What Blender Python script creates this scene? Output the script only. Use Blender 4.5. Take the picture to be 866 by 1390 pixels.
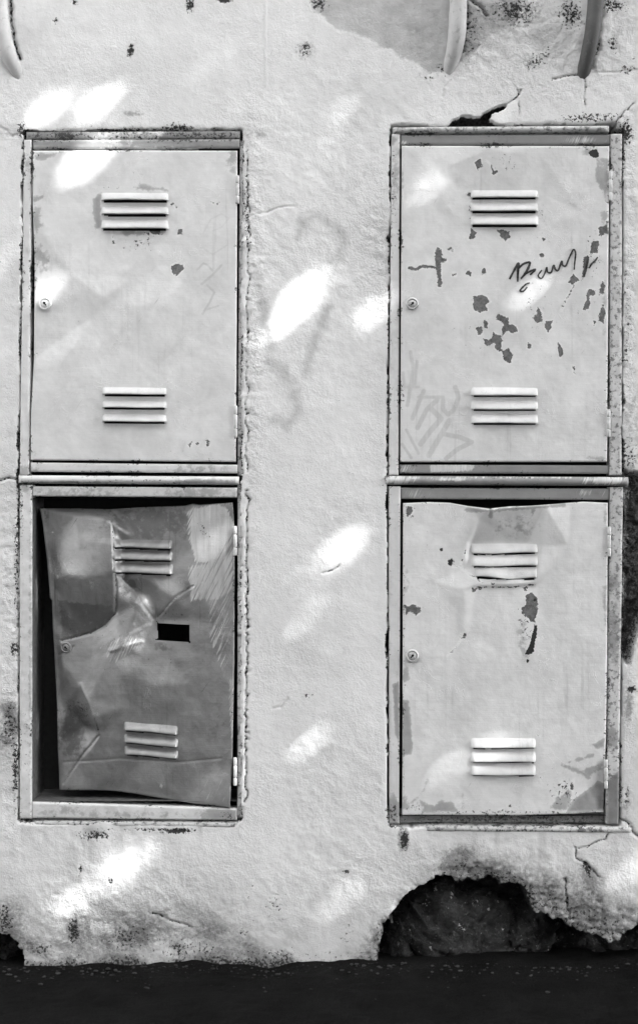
import bpy, bmesh, math, random
import numpy as np
from mathutils import Vector
from mathutils.geometry import delaunay_2d_cdt

random.seed(7); np.random.seed(7)
scene = bpy.context.scene
for o in list(bpy.data.objects): bpy.data.objects.remove(o)
COL = scene.collection

# ------------------------------------------------------------------ scale
S = 0.00125            # metres for one unit of the survey grid (1 unit = 1.25 mm on the wall)
GROUND = 1312.0        # survey height of the pavement
def WX(u): return (u - 433.0) * S
def WZ(v): return (GROUND - v) * S
D = 2.6                # camera to wall

# ------------------------------------------------------------------ camera
cam = bpy.data.cameras.new('camera'); camo = bpy.data.objects.new('camera', cam); COL.objects.link(camo)
cam.sensor_fit = 'VERTICAL'; cam.sensor_height = 36.0; cam.sensor_width = 36.0
cam.lens = 36.0 * D / (1390 * S)
cam.clip_start = 0.05; cam.clip_end = 500
camo.location = (0, -D, WZ(695)); camo.rotation_euler = (math.pi/2, 0, 0)
scene.camera = camo

# ------------------------------------------------------------------ sky and sun (neutral: the photograph is black and white)
SUN = Vector((0.66, -0.50, 0.56)).normalized()
elev = math.asin(SUN.z); azim = math.atan2(SUN.x, SUN.y)
world = bpy.data.worlds.new('World'); scene.world = world; world.use_nodes = True
wn = world.node_tree; wn.nodes.clear()
sky = wn.nodes.new('ShaderNodeTexSky'); sky.sky_type = 'NISHITA'; sky.sun_disc = False
sky.sun_elevation = elev; sky.sun_rotation = azim
bw = wn.nodes.new('ShaderNodeRGBToBW'); bg = wn.nodes.new('ShaderNodeBackground'); wo = wn.nodes.new('ShaderNodeOutputWorld')
wn.links.new(sky.outputs[0], bw.inputs[0]); wn.links.new(bw.outputs[0], bg.inputs[0]); wn.links.new(bg.outputs[0], wo.inputs[0])
bg.inputs[1].default_value = 0.15
sl = bpy.data.lights.new('sun', 'SUN'); sl.energy = 2.0; sl.angle = math.radians(0.53); sl.color = (1, 1, 1)
so = bpy.data.objects.new('sun', sl); COL.objects.link(so); so.location = (3, -3, 5)
so.rotation_euler = SUN.to_track_quat('Z', 'Y').to_euler()
scene.view_settings.view_transform = 'Standard'; scene.view_settings.look = 'None'
scene.view_settings.gamma = 1.0; scene.view_settings.use_curve_mapping = False
scene.view_settings.exposure = 3.25

# ------------------------------------------------------------------ numpy noise and shape helpers
def vnoise(x, y, seed=0):
    xi = np.floor(x).astype(np.int64); yi = np.floor(y).astype(np.int64)
    xf = x - xi; yf = y - yi
    def h(a, b):
        n = (a*374761393 + b*668265263 + seed*1442695041) & 0xFFFFFFFF
        n = ((n ^ (n >> 13)) * 1274126177) & 0xFFFFFFFF
        n = (n ^ (n >> 16)) & 0xFFFFFFFF
        return n / 4294967295.0
    u = xf*xf*xf*(xf*(xf*6-15)+10); v = yf*yf*yf*(yf*(yf*6-15)+10)
    a = h(xi, yi); b = h(xi+1, yi); c = h(xi, yi+1); d = h(xi+1, yi+1)
    return (a*(1-u)+b*u)*(1-v) + (c*(1-u)+d*u)*v - 0.5
def fbm(x, y, size, oct=4, seed=0, gain=0.5):
    f = 1.0/size; a = 1.0; r = 0
    for i in range(oct):
        r = r + a*vnoise(x*f+17.3*i, y*f-9.1*i, seed+i*13); f *= 2.03; a *= gain
    return r
def sd_poly(x, y, pts):
    pts = [tuple(p) for p in pts]; n = len(pts)
    d = np.full(x.shape, 1e9); inside = np.zeros(x.shape, bool)
    for i in range(n):
        ax, ay = pts[i]; bx, by = pts[(i+1) % n]
        ex, ey = bx-ax, by-ay; L = ex*ex+ey*ey+1e-9
        t = np.clip(((x-ax)*ex+(y-ay)*ey)/L, 0, 1)
        d = np.minimum(d, np.hypot(x-ax-t*ex, y-ay-t*ey))
        c = (ay > y) != (by > y)
        xx = (bx-ax)*(y-ay)/((by-ay) if abs(by-ay) > 1e-9 else 1e-9)+ax
        inside ^= c & (x < xx)
    return np.where(inside, -d, d)
def sd_line(x, y, pts):
    d = np.full(x.shape, 1e9)
    for (ax, ay), (bx, by) in zip(pts[:-1], pts[1:]):
        ex, ey = bx-ax, by-ay; L = ex*ex+ey*ey+1e-9
        t = np.clip(((x-ax)*ex+(y-ay)*ey)/L, 0, 1)
        d = np.minimum(d, np.hypot(x-ax-t*ex, y-ay-t*ey))
    return d
def edge(sd, w): return np.clip(0.5 - sd/(2.0*w), 0, 1)           # 0.5 on the outline
def blob(x, y, cx, cy, rx, ry, a=0):
    c, s = math.cos(math.radians(a)), math.sin(math.radians(a))
    dx, dy = x-cx, y-cy
    u = (dx*c - dy*s)/rx; v = (dx*s + dy*c)/ry
    return np.exp(-(u*u+v*v)*0.9)
def zp(o, s, pts): return [(o[0]+a/s, o[1]+b/s) for a, b in pts]
def sstep(a, b, x):
    t = np.clip((x-a)/(b-a), 0, 1); return t*t*(3-2*t)

# ------------------------------------------------------------------ node helpers
class NT:
    def __init__(self, name):
        self.m = bpy.data.materials.new(name); self.m.use_nodes = True
        self.t = self.m.node_tree; self.t.nodes.clear()
        self.out = self.t.nodes.new('ShaderNodeOutputMaterial')
        self.bsdf = self.t.nodes.new('ShaderNodeBsdfPrincipled')
        self.t.links.new(self.bsdf.outputs[0], self.out.inputs[0])
        self.co = self.t.nodes.new('ShaderNodeTexCoord').outputs['Object']
    def link(self, a, b): self.t.links.new(a, b)
    def set(self, sock, v):
        if isinstance(v, (int, float)):
            if sock.type == 'RGBA': sock.default_value = (v, v, v, 1)
            elif sock.type == 'VECTOR': sock.default_value = (v, v, v)
            else: sock.default_value = v
        elif isinstance(v, tuple): sock.default_value = v
        else: self.link(v, sock)
    def math(self, op, a, b=0.0, c=0.0, clamp=False):
        n = self.t.nodes.new('ShaderNodeMath'); n.operation = op; n.use_clamp = clamp
        for i, v in enumerate((a, b, c)): self.set(n.inputs[i], v)
        return n.outputs[0]
    def noise(self, scale, detail=3.0, rough=0.55, vec=None, dist=0.0):
        n = self.t.nodes.new('ShaderNodeTexNoise'); n.inputs['Scale'].default_value = scale
        n.inputs['Detail'].default_value = detail; n.inputs['Roughness'].default_value = rough
        n.inputs['Distortion'].default_value = dist
        self.link(vec or self.co, n.inputs['Vector']); return n.outputs['Fac']
    def stretch(self, sx, sy, sz, rot=0.0):
        n = self.t.nodes.new('ShaderNodeMapping'); n.vector_type = 'TEXTURE'; n.inputs['Scale'].default_value = (1/sx, 1/sy, 1/sz)
        n.inputs['Rotation'].default_value = (0, rot, 0)
        self.link(self.co, n.inputs['Vector']); return n.outputs[0]
    def attr(self, name):
        n = self.t.nodes.new('ShaderNodeAttribute'); n.attribute_name = name; return n.outputs['Fac']
    def sm(self, x, a, b):
        n = self.t.nodes.new('ShaderNodeMapRange'); n.interpolation_type = 'SMOOTHSTEP'
        self.set(n.inputs['Value'], x); self.set(n.inputs['From Min'], a); self.set(n.inputs['From Max'], b)
        return n.outputs['Result']
    def rng(self, x, a, b, c, d):
        n = self.t.nodes.new('ShaderNodeMapRange'); self.set(n.inputs['Value'], x)
        self.set(n.inputs['From Min'], a); self.set(n.inputs['From Max'], b)
        self.set(n.inputs['To Min'], c); self.set(n.inputs['To Max'], d); return n.outputs['Result']
    def mix(self, f, a, b):
        n = self.t.nodes.new('ShaderNodeMix'); n.data_type = 'FLOAT'
        self.set(n.inputs[0], f); self.set(n.inputs[2], a); self.set(n.inputs[3], b); return n.outputs[0]
    def bump(self, h, dist, strength=1.0, normal=None):
        n = self.t.nodes.new('ShaderNodeBump'); n.inputs['Distance'].default_value = dist
        n.inputs['Strength'].default_value = strength; self.link(h, n.inputs['Height'])
        if normal: self.link(normal, n.inputs['Normal'])
        return n.outputs[0]
    def done(self, col, rough=0.7, normal=None, spec=0.3, metal=0.0):
        b = self.bsdf
        if isinstance(col, (int, float)): b.inputs['Base Color'].default_value = (col, col, col, 1)
        else:
            c = self.t.nodes.new('ShaderNodeCombineColor')
            for i in range(3): self.link(col, c.inputs[i])
            self.link(c.outputs[0], b.inputs['Base Color'])
        self.set(b.inputs['Roughness'], rough); b.inputs['Specular IOR Level'].default_value = spec
        b.inputs['Metallic'].default_value = metal
        if normal: self.link(normal, b.inputs['Normal'])
        return self.m

def speck(n, dirt_shade, noise):       # clustered specks, more of them as dirt rises
    v = n.math('MULTIPLY_ADD', noise, 2.4, -0.7)
    lo = n.math('SUBTRACT', 0.95, dirt_shade); hi = n.math('SUBTRACT', 1.08, dirt_shade)
    f = n.sm(v, lo, hi)
    return n.math('MULTIPLY', f, n.sm(dirt_shade, 0.02, 0.12))

def mat_plaster():
    n = NT('old_lime_plaster')
    broad = n.noise(5, 4); mid = n.noise(38, 4); fine = n.noise(210, 5, 0.6); hi = n.noise(420, 4, 0.65)
    base = n.rng(broad, 0.3, 0.7, 0.70, 0.79)
    base = n.math('MULTIPLY', base, n.rng(mid, 0.3, 0.7, 0.95, 1.03))
    base = n.mix(n.math('MULTIPLY', n.attr('ghost'), 1.0, clamp=True), base, 0.50)
    pt = n.sm(n.math('ADD', n.attr('patch'), n.math('MULTIPLY_ADD', n.noise(60, 6, .7), 1.1, -0.55)), 0.36, 0.64)
    base = n.mix(pt, base, n.rng(mid, 0.3, 0.7, 0.42, 0.56))
    ga = n.attr('grime_shade')
    gr = n.math('MULTIPLY', n.sm(n.math('ADD', ga, n.math('MULTIPLY_ADD', n.noise(120, 7, .72), 2.0, -1.0)), 0.12, 0.55), n.math('MULTIPLY', n.sm(ga, 0.03, 0.3), n.rng(ga, 0, 1, .45, .95)), clamp=True)
    base = n.mix(gr, base, n.rng(fine, .3, .7, 0.10, 0.30))
    base = n.mix(n.math('MULTIPLY', n.attr('stain'), n.rng(n.noise(180, 6, .7), .32, .62, .45, 1.15), clamp=True), base, 0.20)
    sp = speck(n, n.attr('dirt_shade'), n.noise(230, 6, 0.72))
    base = n.mix(sp, base, 0.045)
    # stray pits everywhere
    pit = n.math('MULTIPLY', n.sm(n.noise(95, 5, 0.62), 0.69, 0.735), 0.75)
    base = n.mix(pit, base, 0.12)
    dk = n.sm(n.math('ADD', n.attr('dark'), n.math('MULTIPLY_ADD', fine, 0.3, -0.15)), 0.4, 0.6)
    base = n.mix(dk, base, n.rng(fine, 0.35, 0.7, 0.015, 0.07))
    h = n.math('ADD', n.math('MULTIPLY', fine, 0.55), n.math('MULTIPLY', hi, 0.25))
    h = n.math('ADD', h, n.math('MULTIPLY', n.noise(95, 4, 0.6), 0.55))
    h = n.math('SUBTRACT', h, n.math('MULTIPLY', pit, 0.5))
    h = n.math('SUBTRACT', h, n.math('MULTIPLY', sp, 0.5))
    amp = n.math('ADD', n.math('MULTIPLY_ADD', n.attr('rough'), 1.6, 1.0), 0.0)
    amp = n.math('MULTIPLY', amp, n.rng(n.noise(7, 4, .6), .35, .65, .45, 1.25))
    h = n.math('MULTIPLY', h, amp)
    return n.done(base, n.mix(dk, 0.82, 0.6), n.bump(h, 0.0015, 1.0), 0.2)

def mat_paint(name, base_lo, base_hi, chipcol=0.13, rough=0.5, spec=0.35, wear=0.0, tagcol=0.42, whitecol=0.66, bumpd=0.0011, smudge=0.14, metal=0.0):
    n = NT(name)
    broad = n.noise(7, 3); mid = n.noise(45, 4, .6)
    streak = n.noise(1.0, 4, .6, n.stretch(14, 14, 420))
    vstreak = n.noise(1.0, 4, .6, n.stretch(260, 60, 18))
    fine = n.noise(700, 3, .6)
    base = n.rng(broad, 0.3, 0.7, base_lo, base_hi)
    base = n.math('MULTIPLY', base, n.rng(streak, 0.3, 0.7, 0.99, 1.01))
    base = n.math('MULTIPLY', base, n.rng(mid, 0.3, 0.7, 0.965, 1.02))
    cloud = n.noise(19, 6, .62, dist=.6)
    base = n.math('MULTIPLY', base, n.rng(cloud, 0.3, 0.7, 1-smudge, 1+smudge*.45))
    run = n.math('MULTIPLY', n.sm(n.noise(1.0, 4, .6, n.stretch(120, 40, 5)), .54, .72), n.sm(n.noise(6, 3), .45, .65))
    base = n.math('MULTIPLY', base, n.rng(run, 0, 1, 1, 1-smudge*1.3))
    scr = n.math('MULTIPLY', n.sm(n.noise(1.0, 3, .6, n.stretch(620, 60, 24, 0.6)), .69, .73), n.sm(n.noise(9, 2), .5, .6))
    base = n.math('MULTIPLY', base, n.rng(scr, 0, 1, 1, 1-smudge*2.2))
    fleck = n.math('MULTIPLY', n.sm(n.noise(260, 4, .65), .685, .72), n.sm(n.noise(14, 3), .44, .6))
    base = n.mix(n.math('MULTIPLY', fleck, .75), base, 0.10)
    # overall rubbing wear
    if wear > 0:
        w = n.math('MULTIPLY', n.sm(n.noise(110, 6, .7), 0.60 - 0.1*wear, 0.70 - 0.1*wear), min(1, wear))
        base = n.mix(w, base, 0.17)
    ga = n.attr('grime_shade')
    gr = n.math('MULTIPLY', n.sm(n.math('ADD', ga, n.math('MULTIPLY_ADD', n.noise(80, 6, .65), 1.2, -0.6)), 0.2, 0.42), n.math('MULTIPLY', n.sm(ga, 0.03, 0.25), n.rng(ga, 0, 1, .35, 1.0)), clamp=True)
    base = n.mix(gr, base, n.rng(mid, .3, .7, base_lo*.28, base_lo*.42))
    base = n.mix(n.math('MULTIPLY', n.sm(n.attr('tag'), 0.2, 0.6), n.rng(vstreak, .35, .65, .35, .6)), base, tagcol)
    wa = n.attr('white')
    wh = n.sm(n.math('ADD', wa, n.math('MULTIPLY', n.math('MULTIPLY_ADD', n.noise(1.0, 3, .55, n.stretch(380, 60, 20, 0.45)), 1.6, -0.8), n.sm(wa, 0.02, 0.3))), 0.34, 0.72)
    wh = n.math('MULTIPLY', wh, 0.85)
    base = n.mix(wh, base, n.rng(vstreak, .3, .7, whitecol*.8, whitecol*1.15))
    sp = speck(n, n.math('MAXIMUM', n.attr('dirt_shade'), n.math('MULTIPLY', n.attr('edge'), n.rng(n.noise(15, 3), .4, .65, .0, .62))), n.noise(190, 6, .7))
    base = n.mix(sp, base, 0.05)
    ch = n.sm(n.math('ADD', n.attr('chip'), n.math('MULTIPLY', n.math('MULTIPLY_ADD', n.noise(170, 6, .7), 1.7, -0.85), n.sm(n.attr('chip'), .02, .25))), 0.46, 0.54)
    rim = n.math('MULTIPLY', n.sm(n.attr('chip'), .12, .36), .5)  # pale ring round chips: torn paint edge, its highlight painted in too
    base = n.mix(rim, base, min(.8, base_hi*1.1))
    base = n.mix(ch, base, n.rng(n.noise(160, 5, .7), 0.3, 0.7, chipcol*0.45, chipcol*1.6))
    dk = n.sm(n.math('ADD', n.attr('dark'), n.math('MULTIPLY', n.math('MULTIPLY_ADD', n.noise(200, 6, .7), 1.8, -0.9), n.sm(n.attr('dark'), .02, .25))), 0.45, 0.55)
    base = n.mix(dk, base, 0.025)
    wr = n.noise(26, 5, .6, dist=1.2)
    wrk = n.math('MULTIPLY', n.sm(n.math('ABSOLUTE', n.math('SUBTRACT', wr, 0.5)), 0.012, 0.0), n.sm(n.noise(11, 2), .52, .62))
    h = n.math('ADD', n.math('MULTIPLY', streak, 0.14), n.math('MULTIPLY', mid, 0.75))
    h = n.math('ADD', h, n.math('MULTIPLY', wrk, 0.2))
    h = n.math('ADD', h, n.math('MULTIPLY', fine, 0.12))
    h = n.math('SUBTRACT', h, n.math('MULTIPLY', ch, 1.3))
    h = n.math('SUBTRACT', h, n.math('MULTIPLY', dk, 0.8))
    h = n.math('ADD', h, n.math('MULTIPLY', wh, 0.25))
    rg = n.math('ADD', n.rng(mid, 0.3, 0.7, rough-0.06, rough+0.08), n.math('MULTIPLY', gr, 0.2))
    return n.done(base, rg, n.bump(h, bumpd, 1.0), spec, metal)

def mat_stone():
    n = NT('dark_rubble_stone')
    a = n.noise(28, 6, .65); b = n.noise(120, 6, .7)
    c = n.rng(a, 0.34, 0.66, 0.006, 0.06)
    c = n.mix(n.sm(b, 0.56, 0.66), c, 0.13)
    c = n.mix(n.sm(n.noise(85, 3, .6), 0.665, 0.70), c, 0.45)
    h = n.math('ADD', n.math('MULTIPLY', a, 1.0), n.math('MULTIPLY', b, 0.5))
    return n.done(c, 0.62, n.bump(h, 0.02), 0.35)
def mat_ground():
    n = NT('dark_asphalt')
    a = n.noise(9, 5, .6); b = n.noise(240, 5, .7)
    c = n.rng(a, 0.3, 0.7, 0.005, 0.011)
    c = n.math('MULTIPLY', c, n.rng(b, 0.3, 0.7, 0.5, 1.6))
    return n.done(c, 0.85, n.bump(b, 0.006), 0.04)
def mat_simple(name, col, rough=0.6, spec=0.3, metal=0.0, var=0.15, sc=120):
    n = NT(name); a = n.noise(sc, 5, .6)
    return n.done(n.rng(a, 0.3, 0.7, col*(1-var), col*(1+var)), rough, n.bump(a, 0.0006), spec, metal)

M = dict(
    plaster=mat_plaster(),
    door=mat_paint('pale_door_paint', 0.66, 0.74),
    dooro=mat_paint('bare_grey_door_paint', 0.27, 0.35, chipcol=0.05, rough=0.36, spec=0.6, wear=0.2, whitecol=0.62, smudge=0.34, bumpd=0.0014, metal=0.42),
    louv=mat_paint('pale_vent_paint', 0.58, 0.68, wear=0.12, smudge=0.16),
    frame=mat_paint('pale_frame_paint', 0.62, 0.72, wear=0.25),
    worn=mat_paint('worn_frame_paint', 0.52, 0.64, wear=0.95),
    rail=mat_paint('grey_rail_paint', 0.24, 0.31, wear=0.2),
    stone=mat_stone(), ground=mat_ground(),
    inner=mat_simple('painted_shade_lining', 0.035, 0.8),  # near-black base colour stands for the shade inside the boxes
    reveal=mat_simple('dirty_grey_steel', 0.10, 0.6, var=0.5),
    lock=mat_simple('lock_metal', 0.52, 0.35, 0.5, 0.35, 0.25, 300),
    lockp=mat_simple('painted_lock', 0.66, 0.5, 0.35, 0, 0.08),
    black=mat_simple('keyhole_black', 0.008, 0.9),
    ink=mat_simple('black_marker_ink', 0.045, 0.6, var=.95, sc=90),
    hinge=mat_simple('painted_hinge', 0.60, 0.5, 0.35, 0, 0.2),
    conduit=mat_paint('painted_conduit', 0.52, 0.62, wear=0.4, smudge=.2, rough=0.6),
    conduitd=mat_paint('flaked_dark_conduit', 0.06, 0.16, wear=0.4, rough=0.6),
    house=mat_simple('house_render', 0.30, 0.85, 0.2, var=0.12, sc=6), pane=mat_simple('dark_glass', 0.03, 0.08, 0.5, var=0.1),
    bark=mat_simple('bark', 0.10, 0.9, var=0.5, sc=25),
    leaf=mat_simple('leaf', 0.06, 0.5, var=0.3, sc=3),
)

# ------------------------------------------------------------------ object helpers
def tag(o, label=None, cat=None, group=None, kind=None):
    if label: o['label'] = label
    if cat: o['category'] = cat
    if group: o['group'] = group
    if kind: o['kind'] = kind
    return o
def empty(name, loc, label, cat, group=None):
    o = bpy.data.objects.new(name, None); o.empty_display_size = 0.05
    COL.objects.link(o); o.location = loc; return tag(o, label, cat, group)
def link_mesh(name, me, mat, parent=None):
    o = bpy.data.objects.new(name, me); COL.objects.link(o)
    if mat: me.materials.append(mat)
    if parent is not None:
        o.parent = parent
        if parent.type == 'EMPTY': o.location = -parent.location
    return o
def np_mesh(name, V, Q, smooth=True, attrs=None):
    me = bpy.data.meshes.new(name); k = Q.shape[1]
    me.vertices.add(len(V)); me.vertices.foreach_set('co', V.astype(np.float32).ravel())
    me.loops.add(Q.size); me.loops.foreach_set('vertex_index', Q.astype(np.int32).ravel())
    me.polygons.add(len(Q))
    me.polygons.foreach_set('loop_start', np.arange(0, Q.size, k, dtype=np.int32))
    me.polygons.foreach_set('use_smooth', np.full(len(Q), smooth))
    for a, v in (attrs or {}).items():
        at = me.attributes.new(a, 'FLOAT', 'POINT'); at.data.foreach_set('value', v.astype(np.float32).ravel())
    me.update(calc_edges=True); me.validate()
    return me
def compact(V, Q, attrs):
    used = np.zeros(len(V), bool); used[Q.ravel()] = True
    idx = np.cumsum(used)-1
    return V[used], idx[Q], {k: v.ravel()[used] for k, v in attrs.items()}

def interp(pts, t):
    p = np.array(pts, float)
    L = np.r_[0, np.cumsum(np.hypot(*np.diff(p, axis=0).T))]; L /= L[-1]
    return np.interp(t, L, p[:, 0]), np.interp(t, L, p[:, 1])
def sheet(name, left, right, top, bottom, h, mat, parent, step=1.4, skirt=0.012, attrs=None, hole=None):
    """Pressed sheet bounded by four outlines (survey units), relief h in metres towards the street, edges folded back."""
    w = max(math.dist(top[0], top[-1]), math.dist(bottom[0], bottom[-1])); hh = math.dist(left[0], left[-1])
    nu = max(3, int(w/step)); nv = max(3, int(hh/step))
    u = np.linspace(0, 1, nu); v = np.linspace(0, 1, nv)
    lx, ly = interp(left, v); rx, ry = interp(right, v); tx, ty = interp(top, u); bx, by = interp(bottom, u)
    U, Vv = np.meshgrid(u, v)
    def coons(l, r, t, b):
        c = (1-U)*l[:, None] + U*r[:, None] + (1-Vv)*t[None] + Vv*b[None]
        return c - ((1-U)*(1-Vv)*t[0] + U*(1-Vv)*t[-1] + (1-U)*Vv*b[0] + U*Vv*b[-1])
    X = coons(lx, rx, tx, bx); Y = coons(ly, ry, ty, by)
    Hh = h(X, Y, U, Vv)
    du = np.minimum(U, 1-U)*w; dv = np.minimum(Vv, 1-Vv)*hh
    e = np.minimum(du, dv); Hh = Hh - 0.0011*np.clip(1-e/1.6, 0, 1)**2
    P = np.stack([WX(X), -Hh, WZ(Y)], -1).reshape(-1, 3)
    I = np.arange(nu*nv).reshape(nv, nu)
    Q = np.stack([I[1:, :-1], I[1:, 1:], I[:-1, 1:], I[:-1, :-1]], -1).reshape(-1, 4)
    if hole is not None:
        cx = (X[1:, 1:]+X[:-1, :-1])/2; cy = (Y[1:, 1:]+Y[:-1, :-1])/2
        Q = Q[~hole(cx, cy).ravel()]
    A = {k: f(X, Y).ravel() for k, f in (attrs or {}).items()}
    A['edge'] = np.exp(-e/4.0).ravel()
    if skirt:
        ring = np.r_[I[0, :], I[1:, -1], I[-1, -2::-1], I[-2:0:-1, 0]]
        base = len(P); B = P[ring].copy(); B[:, 1] += skirt
        P = np.vstack([P, B]); k = len(ring); j = np.arange(k); j2 = (j+1) % k
        Q = np.vstack([Q, np.stack([ring[j], ring[j2], base+j2, base+j], -1)])
        A = {kk: np.r_[vv, vv[ring]] for kk, vv in A.items()}
    P, Q, A = compact(P, Q, A)
    return link_mesh(name, np_mesh(name, P, Q, True, A), mat, parent)
def rect4(tl, tr, br, bl): return dict(left=[tl, bl], right=[tr, br], top=[tl, tr], bottom=[bl, br])
def bm_obj(name, bm, mat, parent, smooth=True):
    me = bpy.data.meshes.new(name); bm.to_mesh(me); bm.free()
    for p in me.polygons: p.use_smooth = smooth
    return link_mesh(name, me, mat, parent)
def tube(name, path, rad, mat, parent, seg=20, wob=0.0, sub=6):
    """Round bar along path (world points), rad per point."""
    P = np.array(path, float); n = len(P); t = np.linspace(0, n-1, (n-1)*sub+1)
    def cr(a):
        r = []
        for q in t:
            i = min(int(q), n-2); f = q-i
            p0, p1, p2, p3 = a[max(i-1, 0)], a[i], a[i+1], a[min(i+2, n-1)]
            r.append(0.5*((2*p1)+(p2-p0)*f+(2*p0-5*p1+4*p2-p3)*f*f+(3*p1-p0-3*p2+p3)*f**3))
        return np.array(r)
    C = cr(P); R = np.interp(t, range(n), rad)
    T = np.gradient(C, axis=0); T /= np.linalg.norm(T, axis=1)[:, None]
    ref = np.array([0, 1, 0.0]) if abs(T[0][1]) < 0.9 else np.array([1.0, 0, 0])
    A = np.cross(T, ref); A /= np.linalg.norm(A, axis=1)[:, None]; Bv = np.cross(T, A)
    an = np.linspace(0, 2*math.pi, seg, endpoint=False)
    rr = R[:, None]*(1 + wob*(np.random.rand(len(C), seg)-.5))
    V = C[:, None]+rr[..., None]*(np.cos(an)[None, :, None]*A[:, None]+np.sin(an)[None, :, None]*Bv[:, None])
    I = np.arange(len(C)*seg).reshape(len(C), seg); J = np.roll(I, -1, 1)
    Q = np.stack([I[:-1], J[:-1], J[1:], I[1:]], -1).reshape(-1, 4)
    V = V.reshape(-1, 3); a0 = len(V); V = np.vstack([V, C[:1], C[-1:]])
    cap = [(J[0, k], I[0, k], a0, a0) for k in range(seg)] + [(I[-1, k], J[-1, k], a0+1, a0+1) for k in range(seg)]
    me = bpy.data.meshes.new(name)
    me.from_pydata(V.tolist(), [], [tuple(int(z) for z in q) for q in Q] + [(int(a), int(b), int(c)) for a, b, c, _ in cap])
    for p in me.polygons: p.use_smooth = True
    return link_mesh(name, me, mat, parent)

# ================================================================== SETTING: ground
bm = bmesh.new()
xs = [-60, -20, -6] + list(np.linspace(-1.6, 1.6, 320)) + [6, 20, 60]
ys = [-60, -20, -6] + list(np.linspace(-2.5, -0.5, 30)) + list(np.linspace(-0.49, 0.05, 60)) + [6, 60]
XX, YY = np.meshgrid(np.array(xs), np.array(ys)); fl = ((np.abs(XX) < 1.55) & (YY > -2.4) & (YY < 0.06))
ZZ = fl*(0.012*fbm(XX, YY, 0.12, 4, 3, .6) + (0.003+0.013*np.clip(fbm(XX, YY, 0.16, 4, 8, .6)+.25, 0, 1))*np.exp(-np.clip(-YY, 0, 9)/0.05))
gv = [[bm.verts.new((x, y, ZZ[j, i])) for i, x in enumerate(xs)] for j, y in enumerate(ys)]
for j in range(len(ys)-1):
    for i in range(len(xs)-1): bm.faces.new((gv[j][i], gv[j][i+1], gv[j+1][i+1], gv[j+1][i]))
g = bm_obj('ground', bm, M['ground'], None); tag(g, kind='structure')

M_grit = mat_simple('grit_stone', 0.03, 0.9, var=0.6, sc=60)
gs = np.random.RandomState(3); tv = bmesh.new(); bmesh.ops.create_icosphere(tv, subdivisions=1, radius=1.0)
tv.verts.ensure_lookup_table(); bv0 = np.array([v.co[:] for v in tv.verts]); bf0 = np.array([[v.index for v in f.verts] for f in tv.faces]); tv.free()
GVs = []; GFs = []
for k in range(650):
    x = gs.uniform(-.9, .9); y = -abs(gs.exponential(.03))-.012
    if y < -.6: continue
    i = np.argmin(abs(np.array(xs)-x)); j = np.argmin(abs(np.array(ys)-y)); r_ = 0.0008+0.0026*gs.rand()**3
    GVs.append(bv0*(1+.5*(gs.rand(len(bv0), 1)-.5))*r_*np.array([1+.6*gs.rand(), 1, .65])+np.array([x, y, ZZ[j, i]+r_*.3])); GFs.append(bf0+len(bv0)*(len(GVs)-1))
grit = link_mesh('grit', np_mesh('grit', np.concatenate(GVs), np.concatenate(GFs), False), M_grit); tag(grit, 'loose plaster grit scattered on the ground along the wall', 'grit', kind='stuff')
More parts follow.
